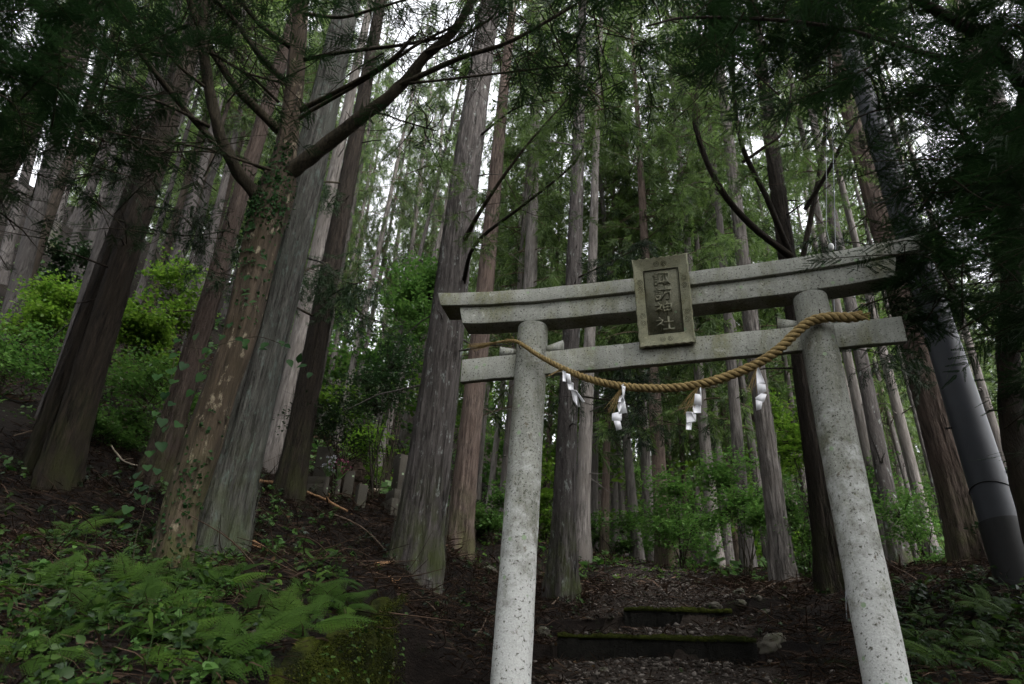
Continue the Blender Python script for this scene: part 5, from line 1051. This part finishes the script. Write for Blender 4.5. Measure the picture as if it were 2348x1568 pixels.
for i, (u, v) in enumerate(fl):
    p = ground_pt(u, v + 18, 3.2); t = thing('fern', 'lacy green fern among the leaves of the left bank', 'fern', (p[0], p[1], p[2] + .02), 'ferns on the left bank'); t.rotation_euler = (Matrix.Rotation(.75, 3, 'X') @ Matrix.Rotation(i*1.3, 3, 'Z')).to_euler(); s = .72 + .2*((i*7) % 4)/3; t.scale = (s, s, s); link('fronds', FERNS[i % 3], t)
for i, (u, v) in enumerate([(2200,1470),(2110,1480),(2290,1480),(2330,1560),(2260,1395),(2180,1540),(2130,1420),(2320,1420)]):
    p = ground_pt(u, v + 12, 3.2); t = thing('fern', 'green fern on the bank right of the right pillar', 'fern', (p[0], p[1], p[2] + .02), 'ferns on the right bank'); t.rotation_euler = (Matrix.Rotation(.75, 3, 'X') @ Matrix.Rotation(i*1.7, 3, 'Z')).to_euler(); s = .62 + .1*(i % 3); t.scale = (s, s, s); link('fronds', FERNS[(i+1) % 3], t)

# moss tufts, seedlings and rootlets on the wall face
rg = np.random.default_rng(23); d = WB - WA; Lw = np.linalg.norm(d[:2]); nrm = np.array([-d[1], d[0], 0])/Lw; nrm = nrm if nrm[0] > 0 else -nrm
n = 30000; s = rg.random(n); h = rg.random(n)**1.3; pm_ = np.array([mnoise.noise(Vector((a*6, b*3, 2))) for a, b in zip(s, h)]); k = pm_ > -.22; s, h = s[k], h[k]; n = len(s)
pos = WA[None] + d[None]*s[:, None] + nrm[None]*(.07 + .12*h + rg.uniform(-.02, .05, n))[:, None] - np.array([0, 0, 1.])[None]*(h*1.9)[:, None]
mb = MB(); D = nrm[None] + rg.normal(0, .6, (n, 3)) - [0, 0, .5]; scatter(mb, KITE*[.8, 1, 1], KITE_F, pos, basis(D, rg.normal(0, .5, (n, 3)) + [0, 0, 1.], rg.uniform(.006, .018, n)), np.clip(rg.normal(.45, .3, n), 0, 1)); tag(mb.build('moss_foliage', leaf_mat('wall_moss_tufts', (.008,.011,.002), (.07,.085,.009), .2, .8, .1)), 'moss tufts on the face of the retaining wall', None, None, 'stuff')
n = 260; s = rg.random(n); h = rg.random(n)**1.5*.9; pos = WA[None] + d[None]*s[:, None] + nrm[None]*(.10 + .12*h)[:, None] - np.array([0, 0, 1.])[None]*(h*1.5)[:, None]; mb = MB(); scatter(mb, OVATE, OVATE_F, pos, basis(nrm[None] + rg.normal(0, .6, (n, 3)) - [0, 0, .4], rg.normal(0, .4, (n, 3)) + [0, -.4, .8], rg.uniform(.02, .05, n)), rg.random(n)); tag(mb.build('leaves', L_COVER), 'tiny plants sprouting from the mossy wall', None, None, 'stuff')
# needle litter, twigs and gravel
def litter(n, x0, x1, y0, y1, seed, w_=.006, L=(.04, .2), name='litter', far=1.0):
    rg = np.random.default_rng(seed); y = y0 + (y1-y0)*rg.random(n)**far; x = rg.uniform(x0, x1, n)*np.where(True, 1, 1); z = gz(x, y) + rg.uniform(.0, .035, n); u, v = proj(np.c_[x, y, z]); k = (u > -80) & (u < 2430) & (v < 1640) & (v > 500) & ((np.abs(x - path_x(y)) > 1.0) | (rg.random(n) < .45)); x, y, z = x[k], y[k], z[k]; n = k.sum()
    D = rnd_dirs(rg, n, .05, .22); mb = MB(); l = rg.uniform(*L, n)
    TV = np.array([[-1,0,0],[1,0,0],[1.1,.5,.10],[-.9,.5,.10],[.5,1,0],[-.5,1,0]])*[1, 1, 1.]; TF = np.array([[0,1,2,3],[3,2,4,5]]); Mx = basis(D, rg.normal(0, .5, (n, 3)) + [0, 0, 1.], l); Mx[:, :, 0] *= (w_*rg.uniform(.5, 1.5, n)/l)[:, None]
    scatter(mb, TV, TF, np.c_[x, y, z], Mx, rg.random(n)); tag(mb.build(name, L_LITTER), 'brown cedar needles and twigs littering the forest floor', None, None, 'stuff')
litter(80000, -7, 8, 4.2, 15, 5, .0045, (.05, .22)); litter(16000, -14, 14, 12, 26, 6, .012, (.1, .4), 'litter', 1.0)
rg = np.random.default_rng(15); mb = MB(); tw_n = 1300
for _ in range(tw_n):                    # criss-crossing thin dead twigs on the banks
    y = rg.uniform(6.3, 17); x = rg.uniform(-.62*y, .6*y) if rg.random() < .6 else rg.uniform(-.5*y, 0)
    if abs(x - path_x(y)) < 1.15: continue
    z = float(gz(np.array([x]), np.array([y]))[0]); d = rnd_dirs(rg, 1, .12, .2)[0]; L = rg.uniform(.15, .8); tube(mb, spline([[x, y, z], np.array([x, y, z]) + d*L*.5 + rg.normal(0, .05, 3), np.array([x, y, z + .02]) + d*L], 8), np.linspace(.006, .002, 8)*rg.uniform(.5, 1.5), 4, var=rg.random(), cap=False)
tag(mb.build('litter', L_LITTER), 'criss-crossed dead twigs on the banks', None, None, 'stuff')
ICO = np.array([[0,0,1],[.9,0,.1],[.28,.85,.1],[-.72,.53,.05],[-.72,-.53,.1],[.28,-.85,.05],[0,0,-.8]]); ICO_F = np.array([[0,1,2],[0,2,3],[0,3,4],[0,4,5],[0,5,1],[6,2,1],[6,3,2],[6,4,3],[6,5,4],[6,1,5]])
n = 9500; y = 6.3 + 16*rg.random(n)**1.5; x = path_x(y) + np.clip(rg.normal(0, .6, n), -1.5, 1.5); s = .006 + .034*rg.random(n)**5 + .012*rg.random(n)**2; z = gz(x, y) + .02 + s*.2
mb = MB(); Mx = basis(rnd_dirs(rg, n, 0, .3), rg.normal(0, .4, (n, 3)) + [0, 0, 1.], s); Mx[:, :, 2] *= .6; scatter(mb, ICO, ICO_F, np.c_[x, y, z], Mx, rg.random(n)**1.8); tag(mb.build('gravel', M_GRAVEL), 'grey pebbles strewn over the path', None, None, 'stuff')

# ---------------------------------------------------------------- climbing plants on the forked tree
rg = np.random.default_rng(66); vl = MB(); vs = MB()
vine_px = [(810,1340,1),(860,1290,1),(890,1210,1),(870,1165,1),(960,1190,1),(835,1130,1),(925,1080,1),(885,1025,1),(1030,1015,1),(935,960,1),(915,900,1),(1085,930,1),(945,820,1),(955,740,1),(1080,850,1),(1050,715,1),(1110,790,1),(1140,810,1),(990,870,1),(845,930,1)]
HP = [((x)/2.3283, 458.5 + y/2.3283) for x, y, _ in vine_px] + [((x)/2.1345*.9168, 962.6 + y/2.1345*.9168) for x, y in ((785,240),(840,260),(805,165),(740,280),(785,355),(735,395),(790,410),(640,530),(700,560),(690,460),(750,330),(860,120))]
VB = at(300, 1330, 6.7); VB = np.array([VB[0], VB[1], float(hz(VB[:1], VB[1:2])[0])]); vine = thing('climbing_vine', 'heart-leaved green vine hanging in front of the forked tree', 'vine', VB)
for u, v in HP:
    p = at(u, v, 6.75 + rg.normal(0, .06)) - VB; d = np.array([rg.normal(0, .35), -.35 + rg.normal(0, .2), -.85]); scatter(vl, HEART, HEART_F, p[None], basis(d[None], np.array([[rg.normal(0, .4), -1.0, .45 + rg.normal(0, .3)]]), np.array([rg.uniform(.075, .115)])), np.array([rg.random()]))
for path in ([(300,1330),(310,1240),(325,1190),(340,1130),(355,1060),(378,1010),(385,920),(395,850),(408,790),(440,772)], [(408,790),(470,800),(520,785),(590,772),(650,790)], [(440,772),(455,830),(450,880),(440,920)]):
    tube(vs, spline([at(u, v, 6.8) - VB for u, v in path], 30), .004, 5)
for x, y in [(1260,735),(1320,740),(1300,775),(1200,720),(1430,760),(1500,750),(1520,770),(1380,795),(1540,850),(1590,870),(1640,880),(1660,920),(1340,500),(1370,540),(1330,400),(1375,350),(1390,300),(1230,660),(1190,630),(1330,560)]:
    p = at(x/2.3283, 458.5 + y/2.3283, 6.85 + rg.normal(0, .05)) - VB; d = np.array([rg.normal(.2, .6), -.3, -.6 + rg.normal(0, .3)]); scatter(vl, OVATE, OVATE_F, p[None], basis(d[None], np.array([[rg.normal(0, .4), -.9, .6]]), np.array([rg.uniform(.09, .14)])), np.array([rg.random()]))
link('leaves', vl.mesh('leaves', L_VINE), vine); link('stems', vs.mesh('stems', M_LIMB), vine)
ivy = thing('ivy', 'small-leaved dark ivy clinging to the forked tree trunk', 'ivy', AB); lv = MB()
hz_ = Pt[:, 2]
for (v0, v1, n, side) in ((620,430,520,.2), (560,470,240,-.3), (430,340,160,.1), (1250,1080,110,.4), (1080,950,40,.3), (760,640,60,.2), (1320,1200,50,.3)):
    k0, k1 = [int(np.argmin(np.abs(proj(Pt + AB)[1] - q))) for q in (v0, v1)]
    k = rg.integers(k0, max(k0+1, k1), n); th = rg.normal(-1.57 + side, .75, n); dr = np.c_[np.cos(th), np.sin(th), np.zeros(n)]; pos = Pt[k] + dr*(Rt[k]*1.01 + rg.uniform(.0, .018, n))[:, None] + rg.normal(0, .02, (n, 3))*[.3, .3, 1]
    D = np.c_[rg.normal(0, .7, n), rg.normal(-.2, .3, n), rg.normal(-.3, .7, n)]; scatter(lv, OVATE*[1.3, 1, 1], OVATE_F, pos, basis(D, dr + rg.normal(0, .4, (n, 3)), rg.uniform(.02, .055, n)), rg.random(n))
link('leaves', lv.mesh('leaves', L_VINE), ivy)
